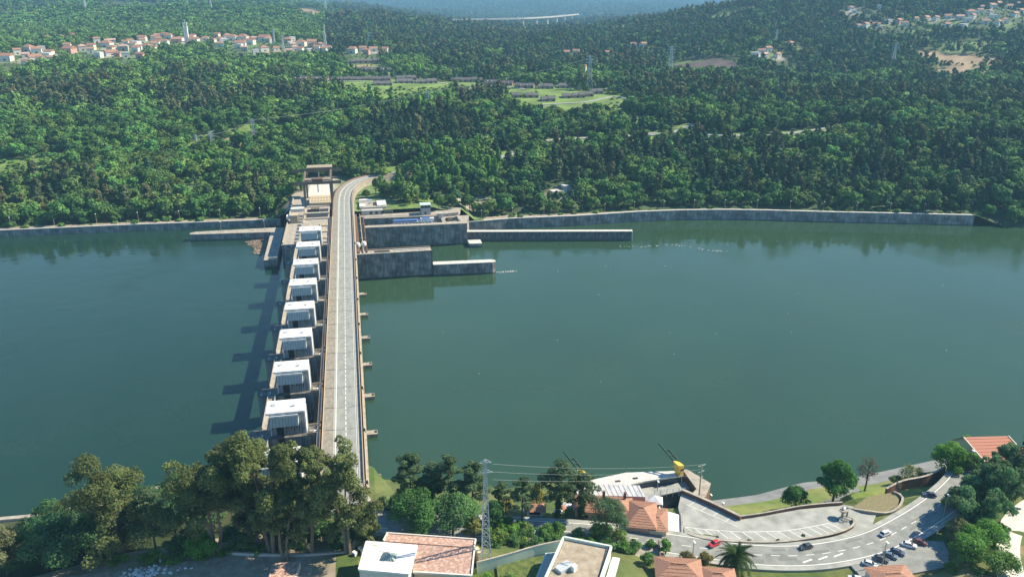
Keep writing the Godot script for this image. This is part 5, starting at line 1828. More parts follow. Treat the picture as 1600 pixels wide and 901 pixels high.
func build_near_buildings() -> void:
	quad_roof_house()
	# restaurant with its orange roofs, tents and white screens
	var o := Vector3(76, 8.8, -202)
	var t := thing("restaurant", "long pink walled restaurant with orange tiled hipped roofs by the river", "restaurant", o)
	tiled_house(t, Vector3(71.0, 9, -206.8), 17.5, 8.4, 3.6, 2.2, -.33, M.plaster_pink, M.tile)
	tiled_house(t, Vector3(81.2, 9, -199.2), 8.4, 13.0, 3.8, 2.6, -.36, M.plaster_pink, M.tile)
	tiled_house(t, Vector3(85.6, 9, -196.4), 5.0, 11.0, 3.4, .8, -.36, M.plaster_cream, M.tile)
	for k in 4:
		window(t, 64.8 - o.x + 3.6 * k, 1.2, -204.4 - o.z + 1.25 * k, 1.2, 1.3, -.33)
	var m := MB.new(Vector3(0, o.y, 0) + Vector3(o.x, 0, o.z))
	var wa := Vector3(63.4, 15.0, -216.4)
	var wb := Vector3(84.6, 15.0, -211.0)
	var fw := Vector3(.9, -2.2, 3.4)
	m.hexa([wa + fw, wb + fw, wb, wa], [wa + fw + Vector3(0, .15, 0), wb + fw + Vector3(0, .15, 0), wb + Vector3(0, .15, 0), wa + Vector3(0, .15, 0)])
	var sr := part("lean_to_roof", m, M.white, t)
	for k in 14:
		var f := (k + .5) / 14.0
		m = MB.new(o)
		m.bar(wa.lerp(wb, f) + Vector3(0, .18, 0), wa.lerp(wb, f) + fw + Vector3(0, .18, 0), .1, .08)
		part("rib", m, M.plaster_grey, sr)
	m = MB.new(o)
	m.hexa([wa + fw - Vector3(0, 5, 0), wb + fw - Vector3(0, 5, 0), wb - Vector3(0, 5, 0), wa - Vector3(0, 5, 0)], [wa + fw - Vector3(0, .1, 0), wb + fw - Vector3(0, .1, 0), wb, wa])
	part("lean_to_wall", m, M.plaster_pink, t)
	for k in 2:
		m = MB.new()
		m.rbox(Vector3(71.6 + 6.4 * k - o.x, 5.4, -208.4 + 2.0 * k - o.z), Vector3(.9, 2.2, .9), -.33)
		part("chimney", m, M.rust, t)
	m = MB.new()
	m.bar(Vector3(88.4 - o.x, 3.0, -202.4 - o.z), Vector3(84.6 - o.x, 3.0, -191.4 - o.z), .4, 1.4)
	part("parapet", m, M.plaster, t)
	t = thing("canopy_tent", "white pyramid canopy tent at the corner of the restaurant", "tent", Vector3(88.4, 9, -207.2), -.35)
	m = MB.new()
	var ap := Vector3(0, 4.4, 0)
	var q := [Vector3(-2.8, 2.5, 2.2), Vector3(2.8, 2.5, 2.2), Vector3(2.8, 2.5, -2.2), Vector3(-2.8, 2.5, -2.2)]
	for i in 4:
		m.tri(q[i], ap, q[(i + 1) % 4])
	part("canopy", m, M.white, t)
	for i in 4:
		m = MB.new()
		m.bar(q[i] * Vector3(.95, 0, .95), q[i] * Vector3(.95, 1, .95), .12)
		part("leg", m, M.galv, t)
	t = thing("kiosk", "small kiosk with a brown awning by the road left of the ivy clad pine", "kiosk", Vector3(48.6, near_h(48.6, -207), -207), -.25)
	m = MB.new()
	m.rbox(Vector3.ZERO, Vector3(5.0, 2.6, 3.0), 0)
	part("wall", m, M.plaster, t)
	m = MB.new()
	hip_roof(m, 6.0, 4.0, 2.6, 1.2)
	part("awning", m, M.tile, t)
	m = MB.new()
	m.rbox(Vector3(0, 1.0, 1.51), Vector3(3.4, 1.1, .05), 0)
	part("hatch", m, M.dark, t)
	t = thing("parasol_stand", "white parasols and red chairs on the terrace beside the restaurant", "parasol", Vector3(57.6, near_h(57.6, -208), -208))
	for k in 3:
		m = MB.new()
		var ox := Vector3(-1.6 + 1.9 * k, 0, 1.4 - 1.5 * k)
		lathe(m, ox + Vector3(0, 2.2, 0), [[1.5, 0], [0, .7]], 8)
		part("parasol_canopy", m, M.white if k != 1 else M.tile, t)
		m = MB.new()
		m.tube(ox, ox + Vector3(0, 2.8, 0), .05, .05, 5)
		part("parasol_pole", m, M.galv, t)
	pave("restaurant_terrace", [[44, -210], [66, -214], [68, -203], [46, -203.6]], 9.2, M.walk)
	# cracked white yard
	pave("cracked_white_yard", [[88.8, -206.4], [95.2, -201.2], [91.4, -191.6], [85.2, -193.8]], 9.1, M.white)
	low_wall("yard_edge", "dark edging wall along the right of the cracked white yard", [[95.6, 9.0, -201.2], [91.8, 9.0, -191.4]], .5, .7, M.seam)
	# boat slip with its pale slabs
	t = block("boat_slip", "pale concrete boat slip with dark slots, stepping down to the water beside the yellow hoist", "slipway", [[76.0, -236.4], [90, -238.6], [107.6, -236.2], [109.4, -233.0], [95, -232.2], [80.5, -229.4]], -13, 1.6, M.seam, M.pale, .6)
	for k in 2:
		seg(t, "slot", M.dark, 84.4 + 6.8 * k, 86.4 + 6.8 * k, 1.6, 1.64, -234.6 - .5 * k, -233.4 - .5 * k)
	t = block("landing_stage", "grey landing stage lying lower beside the boat slip", "landing stage", [[91.0, -231.6], [110.6, -232.6], [110.8, -228.4], [93.4, -225.8]], -13, -1.2, M.seam, M.lot, .4)
	t = block("ramp_wall", "dark brown retaining wall below the landing stage", "wall", [[111.4, -236.6], [113.0, -236.0], [117.6, -226.2], [112.6, -219.4], [104, -214.6], [102.6, -216.2], [111.4, -224]], -13, 1.6, M.rust, M.concrete, .4)
	for k in 2:
		var at: Vector3 = [Vector3(108.6, 1.4, -233.6), Vector3(72.5, 2.0, -234.0)][k]
		t = thing("boat_hoist", ["yellow cabin hoist with dark green boom arms over the boat slip", "yellow cabin hoist with green boom half hidden behind the pines"][k], "hoist", at, .35)
		m = MB.new()
		m.hexa([Vector3(-.9, .6, 1.1), Vector3(1.1, .6, 1.1), Vector3(1.1, .6, -1.1), Vector3(-.9, .6, -1.1)], [Vector3(-1.7, 5.2, 1.1), Vector3(.9, 4.5, 1.3), Vector3(.9, 4.7, -1.7), Vector3(-1.7, 5.6, -1.7)])
		part("cabin", m, flat(L(.70, .46, .05), .5), t)
		m = MB.new()
		m.rbox(Vector3(0, 0, 0), Vector3(2.4, .6, 2.4), 0)
		part("base", m, M.concrete, t)
		m = MB.new()
		m.rbox(Vector3(0, 2.4, 1.52), Vector3(1.8, 1.0, .06), 0)
		part("window", m, M.glass, t)
		var gr := flat(L(.015, .055, .04), .8)
		for s in [-.8, .9]:
			m = MB.new()
			m.bar(Vector3(s, 4.6, -1.2), Vector3(s, 4.6, -1.2) + Vector3(-.9, 2.9, -5.2) * (1.6 if s < 0 else 1.0), .34, .55)
			part("boom_arm", m, gr, t)
		for f in [.15, .55, .95]:
			m = MB.new()
			m.bar(Vector3(-.8, 4.6, -1.2) + Vector3(-.9, 2.9, -5.2) * f, Vector3(.9, 4.6, -1.2) + Vector3(-.9, 2.9, -5.2) * f, .4, .6)
			part("boom_tie", m, gr, t)
	# house by the water at the right
	o = Vector3(212, 8.4, -208)
	t = thing("gabled_house", "tall house with a big salmon tiled roof at the right, behind dark trees", "house", o)
	var gw := [Vector3(206.6, 6, -215.6), Vector3(209.2, 6, -203.4)]
	var along := Vector3(15.0, 0, 2.2)
	var e0 := Vector3(206.4, 14.6, -216.4)
	var e1 := Vector3(209.4, 12.4, -202.6)
	var rg := Vector3(206.9, 17.8, -212.6)
	m = MB.new(o)
	m.quad(Vector3(e0.x, 5, e0.z), e0, e1, Vector3(e1.x, 5, e1.z))
	m.tri(e0, rg, e1)
	m.quad(Vector3(e1.x, 5, e1.z), e1, e1 + along, Vector3(e1.x, 5, e1.z) + along)
	m.quad(Vector3(e0.x, 5, e0.z) + along, e0 + along, e1 + along, Vector3(e1.x, 5, e1.z) + along)
	m.tri(e0 + along, e1 + along, rg + along)
	m.quad(Vector3(e0.x, 5, e0.z), Vector3(e0.x, 5, e0.z) + along, e0 + along, e0)
	part("wall", m, M.plaster_cream, t)
	var salmon := nmat([[0.0, L(.46, .19, .125)], [1.0, L(.58, .27, .19)]], Vector3(.3, .3, .3), .85, .03, 60)
	var dl := along.normalized() * .7
	var fe := e1 + (e1 - rg) * .12
	var be := e0 + (e0 - rg) * .12
	m = MB.new(o)
	m.hexa([fe - dl, fe + along + dl, rg + along + dl, rg - dl], [fe - dl + Vector3(0, .3, 0), fe + along + dl + Vector3(0, .3, 0), rg + along + dl + Vector3(0, .3, 0), rg - dl + Vector3(0, .3, 0)])
	part("roof", m, salmon, t)
	m = MB.new(o)
	m.hexa([rg - dl, rg + along + dl, be + along + dl, be - dl], [rg - dl + Vector3(0, .3, 0), rg + along + dl + Vector3(0, .3, 0), be + along + dl + Vector3(0, .3, 0), be - dl + Vector3(0, .3, 0)])
	part("roof", m, M.tile, t)
	for k in 9:
		var f := (k + .7) / 9.6
		m = MB.new(o)
		m.bar(rg.lerp(fe, f) - dl + Vector3(0, .34, 0), rg.lerp(fe, f) + along + dl + Vector3(0, .34, 0), .12, .08)
		part("tile_course", m, salmon, t)
	for s in 2:
		m = MB.new(o)
		var w: Vector3 = (along + dl) if s else -dl
		m.bar(rg + w + Vector3(0, .3, 0), fe + w + Vector3(0, .3, 0), .35, .4)
		part("verge_board", m, M.plaster, t)
	m = MB.new(o)
	m.bar(Vector3(207.6, 12.6, -210.6), Vector3(208.1, 12.6, -208.4), .1, 1.3)
	part("window", m, M.glass, t)
	m = MB.new(o)
	m.bar(Vector3(206.6, 9.6, -214.4), Vector3(207.3, 9.6, -211.6), .1, 2.4)
	part("window", m, M.glass, t)
	m = MB.new(o)
	m.hexa([e1 + Vector3(.6, -3.4, .1), e1 + Vector3(8, -3.4, 1.2), e1 + Vector3(7.6, -3.4, 4), e1 + Vector3(.2, -3.4, 3)], [e1 + Vector3(.6, -3.0, .1), e1 + Vector3(8, -3.0, 1.2), e1 + Vector3(7.6, -3.0, 4), e1 + Vector3(.2, -3.0, 3)])
	part("balcony", m, M.white, t)
	m = MB.new(o)
	m.bar(e1 + Vector3(1, -1.8, .12), e1 + Vector3(5, -1.8, .7), .1, 1.6)
	part("window", m, M.glass, t)
	m = MB.new(o)
	m.hexa([e1 + along * .66 + Vector3(-.3, .6, -1.6), e1 + along * .85 + Vector3(-.3, .6, -1.6), e1 + along * .85 + Vector3(-.6, .9, -3.2), e1 + along * .66 + Vector3(-.6, .9, -3.2)], [e1 + along * .66 + Vector3(-.3, 2.2, -1.6), e1 + along * .85 + Vector3(-.3, 2.2, -1.6), e1 + along * .85 + Vector3(-.6, 2.3, -3.6), e1 + along * .66 + Vector3(-.6, 2.3, -3.6)])
	part("dormer", m, M.tile, t)
	t = thing("red_roofed_outhouse", "low red roofed outhouse at the right edge beside the salmon roofed house", "outhouse", Vector3(231, 8.4, -206))
	tiled_house(t, Vector3(231, 8.4, -206), 9, 7, 4.2, 2.0, .2, M.plaster, M.tile)
	# orange roofs at the bottom edge
	t = thing("orange_roofed_house", "orange roofed house at the bottom edge left of the palm", "house", Vector3(82, 12, -167))
	tiled_house(t, Vector3(80.6, 12, -168.4), 12, 9, 4.6, 2.0, -.3, M.plaster_cream, M.tile)
	tiled_house(t, Vector3(90, 12, -163.4), 9, 8, 4.2, 1.8, -.3, M.plaster_cream, M.tile)
	t = thing("roadside_house", "flat brown roofed house at the bottom edge in front of the parked cars", "house", Vector3(137, 11, -155))
	tiled_house(t, Vector3(138, 11, -155.5), 11, 8, 4.4, 1.2, -.1, M.plaster, M.tile)
	t = thing("concrete_ruin", "grey roofless concrete slab among the shrubs left of the road", "slab", Vector3(77, 10.8, -183))
	m = MB.new()
	m.rbox(Vector3(0, -2, 0), Vector3(7, 2.6, 9), -.3)
	part("slab", m, M.concrete, t)
	m = MB.new()
	m.rbox(Vector3(3.6, -1, .8), Vector3(.4, 3.2, 8), -.3)
	part("wall", m, M.rust, t)
	# big pylon at the house
	pylon(28.5, -179.4, 33.5, 2.7, "tall slender steel lattice pylon beside the pink roofed house", .16, 2, "pylon", .45)
	# lamps and posts
	lamp(176.0, 10.0, -182.4, "tall street lamp beside the road under the dark pines at the right", 8.5)
	lamp(89.6, 10.1, -178.8, "street lamp by the kerb near the red car", 6.5)
	lamp(143.0, 10.1, -166.0, "street lamp among the parked cars", 8.0)
	lamp(117.0, -5.0, -224.0, "white globe lamp on the gravel shore near the brown wall", 3.4)
	lamp(97.4, 1.6, -226.0, "white globe lamp on the landing, left of the wooden utility post", 3.6)
	lamp(116.6, -2.0, -214.0, "lamp post on the riverside grass behind the sloping wall", 4.0)
	lamp(57.5, near_h(57.5, -222), -222, "thin lamp post on the river bank between the pines", 9.0)
	lamp(202.6, 9.4, -203.8, "white lamp post at the left gable of the salmon roofed house", 9.0)
	t = thing("utility_post", "tall grey utility post with cross arms beside the yellow hoist", "post", Vector3(110.2, 1.6, -219.4))
	m = MB.new()
	m.tube(Vector3(0, -4, 0), Vector3(0, 13, 0), .28, .18, 6)
	part("pole", m, M.concrete, t)
	for k in 3:
		m = MB.new()
		m.bar(Vector3(-1.5 + .3 * k, 12.6 - 2.4 * k, .4), Vector3(1.5 - .3 * k, 12.6 - 2.4 * k, -.4), .2)
		part("cross_arm", m, M.galv, t)
	t = thing("leaning_post", "leaning wooden post among the trees at the right", "post", Vector3(184.5, near_h(184.5, -176), -176))
	m = MB.new()
	m.tube(Vector3(0, -1, 0), Vector3(2.2, 8, 0), .16, .12, 5)
	part("pole", m, M.tan, t)
	m = MB.new()
	m.tube(Vector3(2.2, 8, 0), Vector3(-12, 1.0, 3.0), .04, .04, 4)
	part("stay_wire", m, M.wire, t)
	# wires from the pylon to the post by the hoist
	for k in 3:
		var o2 := Vector3(28.5, 49.8 - 2.4 * k, -179.4)
		t = thing("power_line", ["uppermost of the three thin wires leaving the tall pylon", "middle one of the three thin wires leaving the tall pylon", "lowest of the three thin wires leaving the tall pylon"][k], "wire", o2, 0, "wires from the tall pylon")
		m = MB.new()
		var pp := Vector3((-2.0 if k == 1 else 2.0), 0, 0)
		for i in 16:
			var f := (i + 1) / 16.0
			var np := Vector3(2, 0, 0).lerp(Vector3(81.7, -35.2 + .4 * k, -40.0), f) - Vector3(0, 6.0 * f * (1 - f), 0)
			m.tube(pp if i else Vector3(2, 0, 0), np, .026, .026, 4)
			pp = np
		part("wire", m, M.wire, t)
	# round fountain and signs at the end of the car park
	t = thing("stone_fountain", "round grey bowl fountain with iron rings at the right end of the car park", "fountain", Vector3(145.2, 9.45, -189.6))
	m = MB.new()
	lathe(m, Vector3.ZERO, [[.5, 0], [.35, 1.6], [1.5, 2.6], [1.7, 3.1], [1.2, 3.0], [.3, 2.8]], 12)
	part("bowl", m, M.concrete, t)
	m = MB.new()
	lathe(m, Vector3.ZERO, [[.3, 2.8], [.7, 3.5], [0, 4.1]], 8)
	part("finial", m, M.white, t)
	for k in 3:
		m = MB.new()
		for i in 12:
			var a := TAU * i / 12
			var b := TAU * (i + 1) / 12
			m.bar(Vector3(-1.6 + 1.4 * k + cos(a) * .9, .1 + .2 * k, 1.8 + sin(a) * .9), Vector3(-1.6 + 1.4 * k + cos(b) * .9, .1 + .2 * k, 1.8 + sin(b) * .9), .12)
		part("ring", m, M.seam, t)
	t = thing("marker_post", "pale square post beside the grey bowl fountain", "post", Vector3(147.0, 9.45, -189.8))
	m = MB.new()
	m.rbox(Vector3.ZERO, Vector3(.4, 3.2, .4), 0)
	part("post", m, M.tan, t)
	m = MB.new()
	m.rbox(Vector3(0, 3.2, 0), Vector3(.55, .2, .55), 0)
	part("cap", m, M.concrete, t)
	t = thing("iron_gate", "dark green iron gate standing open at the planted bed", "gate", Vector3(171.6, 9.2, -198.8), 1.3)
	for k in 9:
		m = MB.new()
		m.bar(Vector3(-1.6 + .4 * k, 0, 0), Vector3(-1.6 + .4 * k, 2.6 + .15 * k, 0), .1)
		part("bar", m, M.seam, t)
	m = MB.new()
	m.bar(Vector3(-1.7, .3, 0), Vector3(1.7, .3, 0), .14)
	part("rail", m, M.seam, t)
	m = MB.new()
	m.bar(Vector3(-1.7, 2.4, 0), Vector3(1.7, 3.2, 0), .14)
	part("rail", m, M.seam, t)
	# railing posts at the head of the slip
	t = thing("railing", "thin metal railing between the canopy tent and the sloping wall", "railing", Vector3(96, 9.45, -214))
	for k in 6:
		m = MB.new(t.position)
		m.bar(Vector3(91.6 + 2.1 * k, 7, -214.6 + .2 * k), Vector3(91.6 + 2.1 * k, 10.1, -214.6 + .2 * k), .12)
		part("post", m, M.galv, t)
	for y in [9.4, 10.1]:
		m = MB.new(t.position)
		m.bar(Vector3(91.6, y, -214.6), Vector3(102.1, y, -213.6), .1)
		part("rail", m, M.galv, t)
	# path wall on the left shore
	low_wall("shore_wall", "curving pale shore wall and path below the trees at the left", [[-128, 5.2, -247.0], [-112, 5.2, -246.4], [-104, 5.4, -246.6], [-96, 5.6, -248.4], [-84, 6.0, -252.4], [-66, 6.2, -254.5]], 1.6, .8, M.pale)

# ---------------------------------------------------------------- cars
var car0: Node3D
func car(x: float, z: float, y: float, yaw: float, col: Color, label: String, group := "") -> void:
	var t := thing("parked_car" if group != "" else "car", label, "car", Vector3(x, y, z), yaw, group)
	var paint := flat(col, .3)
	paint.clearcoat_enabled = true
	paint.clearcoat = .8
	var hw := .86
	# body: cross sections along its length
	var body := MB.new()
	var secs := [[-2.1, .38, .62, .74], [-1.95, .28, .80, .84], [-1.2, .22, .88, .86], [-.3, .22, .92, .86], [.9, .22, .93, .86], [1.75, .26, .90, .85], [2.1, .36, .72, .76]]
	for i in range(1, secs.size()):
		var a: Array = secs[i - 1]
		var b: Array = secs[i]
		var pa := [Vector3(a[0], a[1], a[3]), Vector3(a[0], lerpf(a[1], a[2], .55), a[3] + .03), Vector3(a[0], a[2], a[3] - .08), Vector3(a[0], a[2], -a[3] + .08), Vector3(a[0], lerpf(a[1], a[2], .55), -a[3] - .03), Vector3(a[0], a[1], -a[3])]
		var pb := [Vector3(b[0], b[1], b[3]), Vector3(b[0], lerpf(b[1], b[2], .55), b[3] + .03), Vector3(b[0], b[2], b[3] - .08), Vector3(b[0], b[2], -b[3] + .08), Vector3(b[0], lerpf(b[1], b[2], .55), -b[3] - .03), Vector3(b[0], b[1], -b[3])]
		for k in 6:
			var k2 := (k + 1) % 6
			body.quad(pa[k], pa[k2], pb[k2], pb[k])
		if i == 1:
			body.quad(pa[0], pa[1], pa[4], pa[5]); body.quad(pa[1], pa[2], pa[3], pa[4])
		if i == secs.size() - 1:
			body.quad(pb[0], pb[1], pb[4], pb[5]); body.quad(pb[1], pb[2], pb[3], pb[4])
	part("body", body, paint, t)
	var cab := MB.new()
	cab.hexa([Vector3(-1.05, .88, .78), Vector3(1.75, .9, .78), Vector3(1.75, .9, -.78), Vector3(-1.05, .88, -.78)], [Vector3(-.3, 1.38, .62), Vector3(1.25, 1.38, .62), Vector3(1.25, 1.38, -.62), Vector3(-.3, 1.38, -.62)])
	part("glasshouse", cab, M.glass, t)
	var rf := MB.new()
	rf.hexa([Vector3(-.34, 1.37, .64), Vector3(1.3, 1.37, .64), Vector3(1.3, 1.37, -.64), Vector3(-.34, 1.37, -.64)], [Vector3(-.2, 1.45, .54), Vector3(1.15, 1.45, .54), Vector3(1.15, 1.45, -.54), Vector3(-.2, 1.45, -.54)])
	for s in [-1, 1]:
		rf.bar(Vector3(-1.02, .9, .76 * s), Vector3(-.3, 1.4, .62 * s), .09)
		rf.bar(Vector3(.45, .9, .79 * s), Vector3(.42, 1.4, .63 * s), .09)
		rf.bar(Vector3(1.72, .9, .76 * s), Vector3(1.24, 1.4, .62 * s), .12)
	part("roof", rf, paint, t)
	for wx in [-1.32, 1.3]:
		for s in [-1, 1]:
			var w := MB.new()
			w.tube(Vector3(wx, .31, .66 * s), Vector3(wx, .31, .9 * s), .31, .31, 12)
			var wh := part("wheel", w, M.dark, t)
			w = MB.new()
			w.tube(Vector3(wx, .31, .89 * s), Vector3(wx, .31, .92 * s), .19, .17, 8)
			part("rim", w, M.galv, wh)
	for s in [-1, 1]:
		var h := MB.new()
		h.rbox(Vector3(-2.04, .56, .58 * s), Vector3(.12, .16, .32), 0)
		part("headlight", h, M.white, t)
		h = MB.new()
		h.rbox(Vector3(2.04, .58, .60 * s), Vector3(.1, .16, .26), 0)
		part("tail_light", h, M.rust, t)

func build_cars() -> void:
	car(98.8, -183.9, 10.17, .38, L(.50, .015, .02), "bright red car driving on the road beside the car park kerb")
	car(125.3, -177.4, 10.03, .1, L(.03, .04, .055), "dark blue grey car driving in the middle of the road's bend")
	car(152.6, -178.4, 10.02, -2.85, L(.55, .58, .62), "silver car driving up the road towards the right")
	car(179.6, -193.6, 10.05, -.42, L(.025, .05, .10), "dark blue car parked alone by the low wall at the right")
	var row := [[139.4, -166.6, .75, L(.62, .66, .70), "white car parked at the left end of the row, by the bottom edge"], [144.0, -168.0, .72, L(.035, .05, .08), "dark car parked second from the left in the row"], [147.4, -168.8, .70, L(.06, .13, .20), "blue green car parked in the middle of the row"], [150.6, -169.8, .70, L(.025, .05, .13), "deep blue car parked beside the blue green one"], [156.2, -172.0, .62, L(.70, .72, .74), "white car parked near the right end of the row"], [160.2, -172.6, .60, L(.10, .015, .03), "dark maroon car parked at the right end under the trees"]]
	for r in row:
		car(r[0], r[1], 10.03, -r[2] + PI, r[3], r[4], "cars parked in a row beside the road")
	car(131.4, -161.6, 10.2, -.5, L(.6, .65, .7), "pale blue van parked at the bottom edge left of the brown roof", "cars parked in a row beside the road")

# ---------------------------------------------------------------- trees of the near bank
func limb(m: MB, a: Vector3, b: Vector3, r0: float, r1: float, bend := 1.0) -> void:
	var mid := a.lerp(b, .5) + rdir() * a.distance_to(b) * .06 * bend
	m.tube(a, mid, r0, (r0 + r1) * .5, 6)
	m.tube(mid, b, (r0 + r1) * .5, r1, 6)

var lift := 1.95
func plant(called: String, label: String, x: float, z: float, crown: MB, wood: MB, bark: Material, group := "", cat := "tree", sink := .3) -> Node3D:
	var g := ground(x, z)
	var t := thing(called, label, cat, g - Vector3(0, sink, 0), 0.0, group)
	part("crown", crown, M.leaf, t)
	part("trunk", wood, bark, t)
	return t

func eucalyptus(label: String, x: float, z: float, h: float, w: float, stems: int, n: int, low := .35, tint := Color(.074, .098, .036), thin := 1.0) -> void:
	var wood := MB.new()
	var crown := MB.new()
	var lobes := []
	for s in stems:
		var a := TAU * s / stems + rng.randf()
		var foot := Vector3(cos(a), 0, sin(a)) * (.25 + .12 * stems)
		var lean := Vector3(cos(a), 0, sin(a)) * w * (.20 if stems > 1 else .04)
		var topp := lean + Vector3(0, h * rng.randf_range(.84, .95), 0)
		limb(wood, foot - Vector3(0, 1, 0), lean * .55 + Vector3(0, h * .5, 0), .42 + h * .006, .30)
		limb(wood, lean * .55 + Vector3(0, h * .5, 0), topp, .30, .07)
		var nb := int(15.0 / stems) + 5
		for k in nb:
			var f := rng.randf_range(low, 1.0)
			var b := rng.randf() * TAU
			var reach := w * .5 * rng.randf_range(.3, .95) * (1.05 - .65 * absf(f - .62))
			var root := (lean * .55 + Vector3(0, h * .5, 0)).lerp(topp, clampf((f - .5) * 2.0, 0, 1)) if f > .5 else foot.lerp(lean * .55 + Vector3(0, h * .5, 0), f * 2.0)
			var tip := Vector3(root.x + cos(b) * reach, h * f + reach * .28, root.z + sin(b) * reach)
			tip.y = minf(tip.y, h * .97)
			limb(wood, root - Vector3(0, reach * .3, 0), tip, .14, .03)
			var sz := w * rng.randf_range(.10, .175)
			lobes.append([tip, Vector3(sz, sz * rng.randf_range(.75, 1.25), sz), rng.randf_range(.65, 1.35)])
			lobes.append([tip.lerp(root, .4) + Vector3(0, sz * .3, 0), Vector3(sz * .8, sz * .7, sz * .8), rng.randf_range(.7, 1.2)])
			lobes.append([tip + rdir() * sz * 1.1, Vector3(sz * .6, sz * .6, sz * .6), rng.randf_range(.8, 1.35)])
	leaf_cloud(crown, lobes, int(n * thin * 3.8), .31, tint * lift, false, .9)
	plant("eucalyptus_tree", label, x, z, crown, wood, M.bark_pale)

func pine(label: String, x: float, z: float, h: float, w: float, n := 3200, ivy := false, tint := Color(.052, .085, .040)) -> void:
	var wood := MB.new()
	var crown := MB.new()
	var tip := Vector3(rng.randf_range(-.6, .6), h * .96, rng.randf_range(-.6, .6))
	limb(wood, Vector3(0, -1, 0), tip * .55, .34, .24, .3)
	limb(wood, tip * .55, tip, .24, .06, .3)
	var lobes := []
	for k in 22:
		var f := lerpf(.40, .97, k / 21.0)
		var a := k * 2.4 + rng.randf()
		var reach := w * .5 * rng.randf_range(.5, 1.0) * (1.0 - .75 * pow((f - .4) / .6, 1.6))
		var root := tip * f
		var e := root + Vector3(cos(a) * reach, reach * .25, sin(a) * reach)
		limb(wood, root, e, .10, .03)
		var sz := w * rng.randf_range(.10, .16)
		lobes.append([e, Vector3(sz, sz * .6, sz), rng.randf_range(.75, 1.3)])
		lobes.append([root.lerp(e, .6), Vector3(sz * .8, sz * .5, sz * .8), rng.randf_range(.75, 1.2)])
	leaf_cloud(crown, lobes, int(n * 2.0), .28, tint * lift, false, 1.0)
	if ivy:
		var iv := []
		for k in 9:
			iv.append([Vector3(0, h * .06 * (k + 1), 0) + rdir() * .3, Vector3(1.1, 1.2, 1.1), rng.randf_range(.8, 1.3)])
		leaf_cloud(crown, iv, 1300, .28, Color(.055, .125, .03), false, .7)
	plant("pine_tree", label, x, z, crown, wood, M.bark)

func leafy(called: String, label: String, x: float, z: float, h: float, w: float, n: int, tint: Color, base := .12, size := .34, group := "", cat := "tree", k := 16) -> Node3D:
	var wood := MB.new()
	var crown := MB.new()
	limb(wood, Vector3(0, -1, 0), Vector3(0, h * .45, 0), .12 + h * .018, .1 + h * .01, .3)
	var lobes := [[Vector3(0, h * (.5 + base * .45), 0), Vector3(w * .32, h * (1 - base) * .40, w * .32), .85]]
	for i in k:
		var d := rdir()
		d.y = absf(d.y) * 1.1 - .35
		var c := Vector3(d.x * w * .36, h * (.52 + base * .4) + d.y * h * (1 - base) * .42, d.z * w * .36)
		var s := w * rng.randf_range(.11, .2)
		lobes.append([c, Vector3(s, s * .85, s), rng.randf_range(.75, 1.28)])
		limb(wood, Vector3(0, h * .4, 0), c, .09 + h * .004, .03)
	leaf_cloud(crown, lobes, int(n * 1.5), size * .82, tint * lift, false, .8)
	return plant(called, label, x, z, crown, wood, M.bark, group, cat)

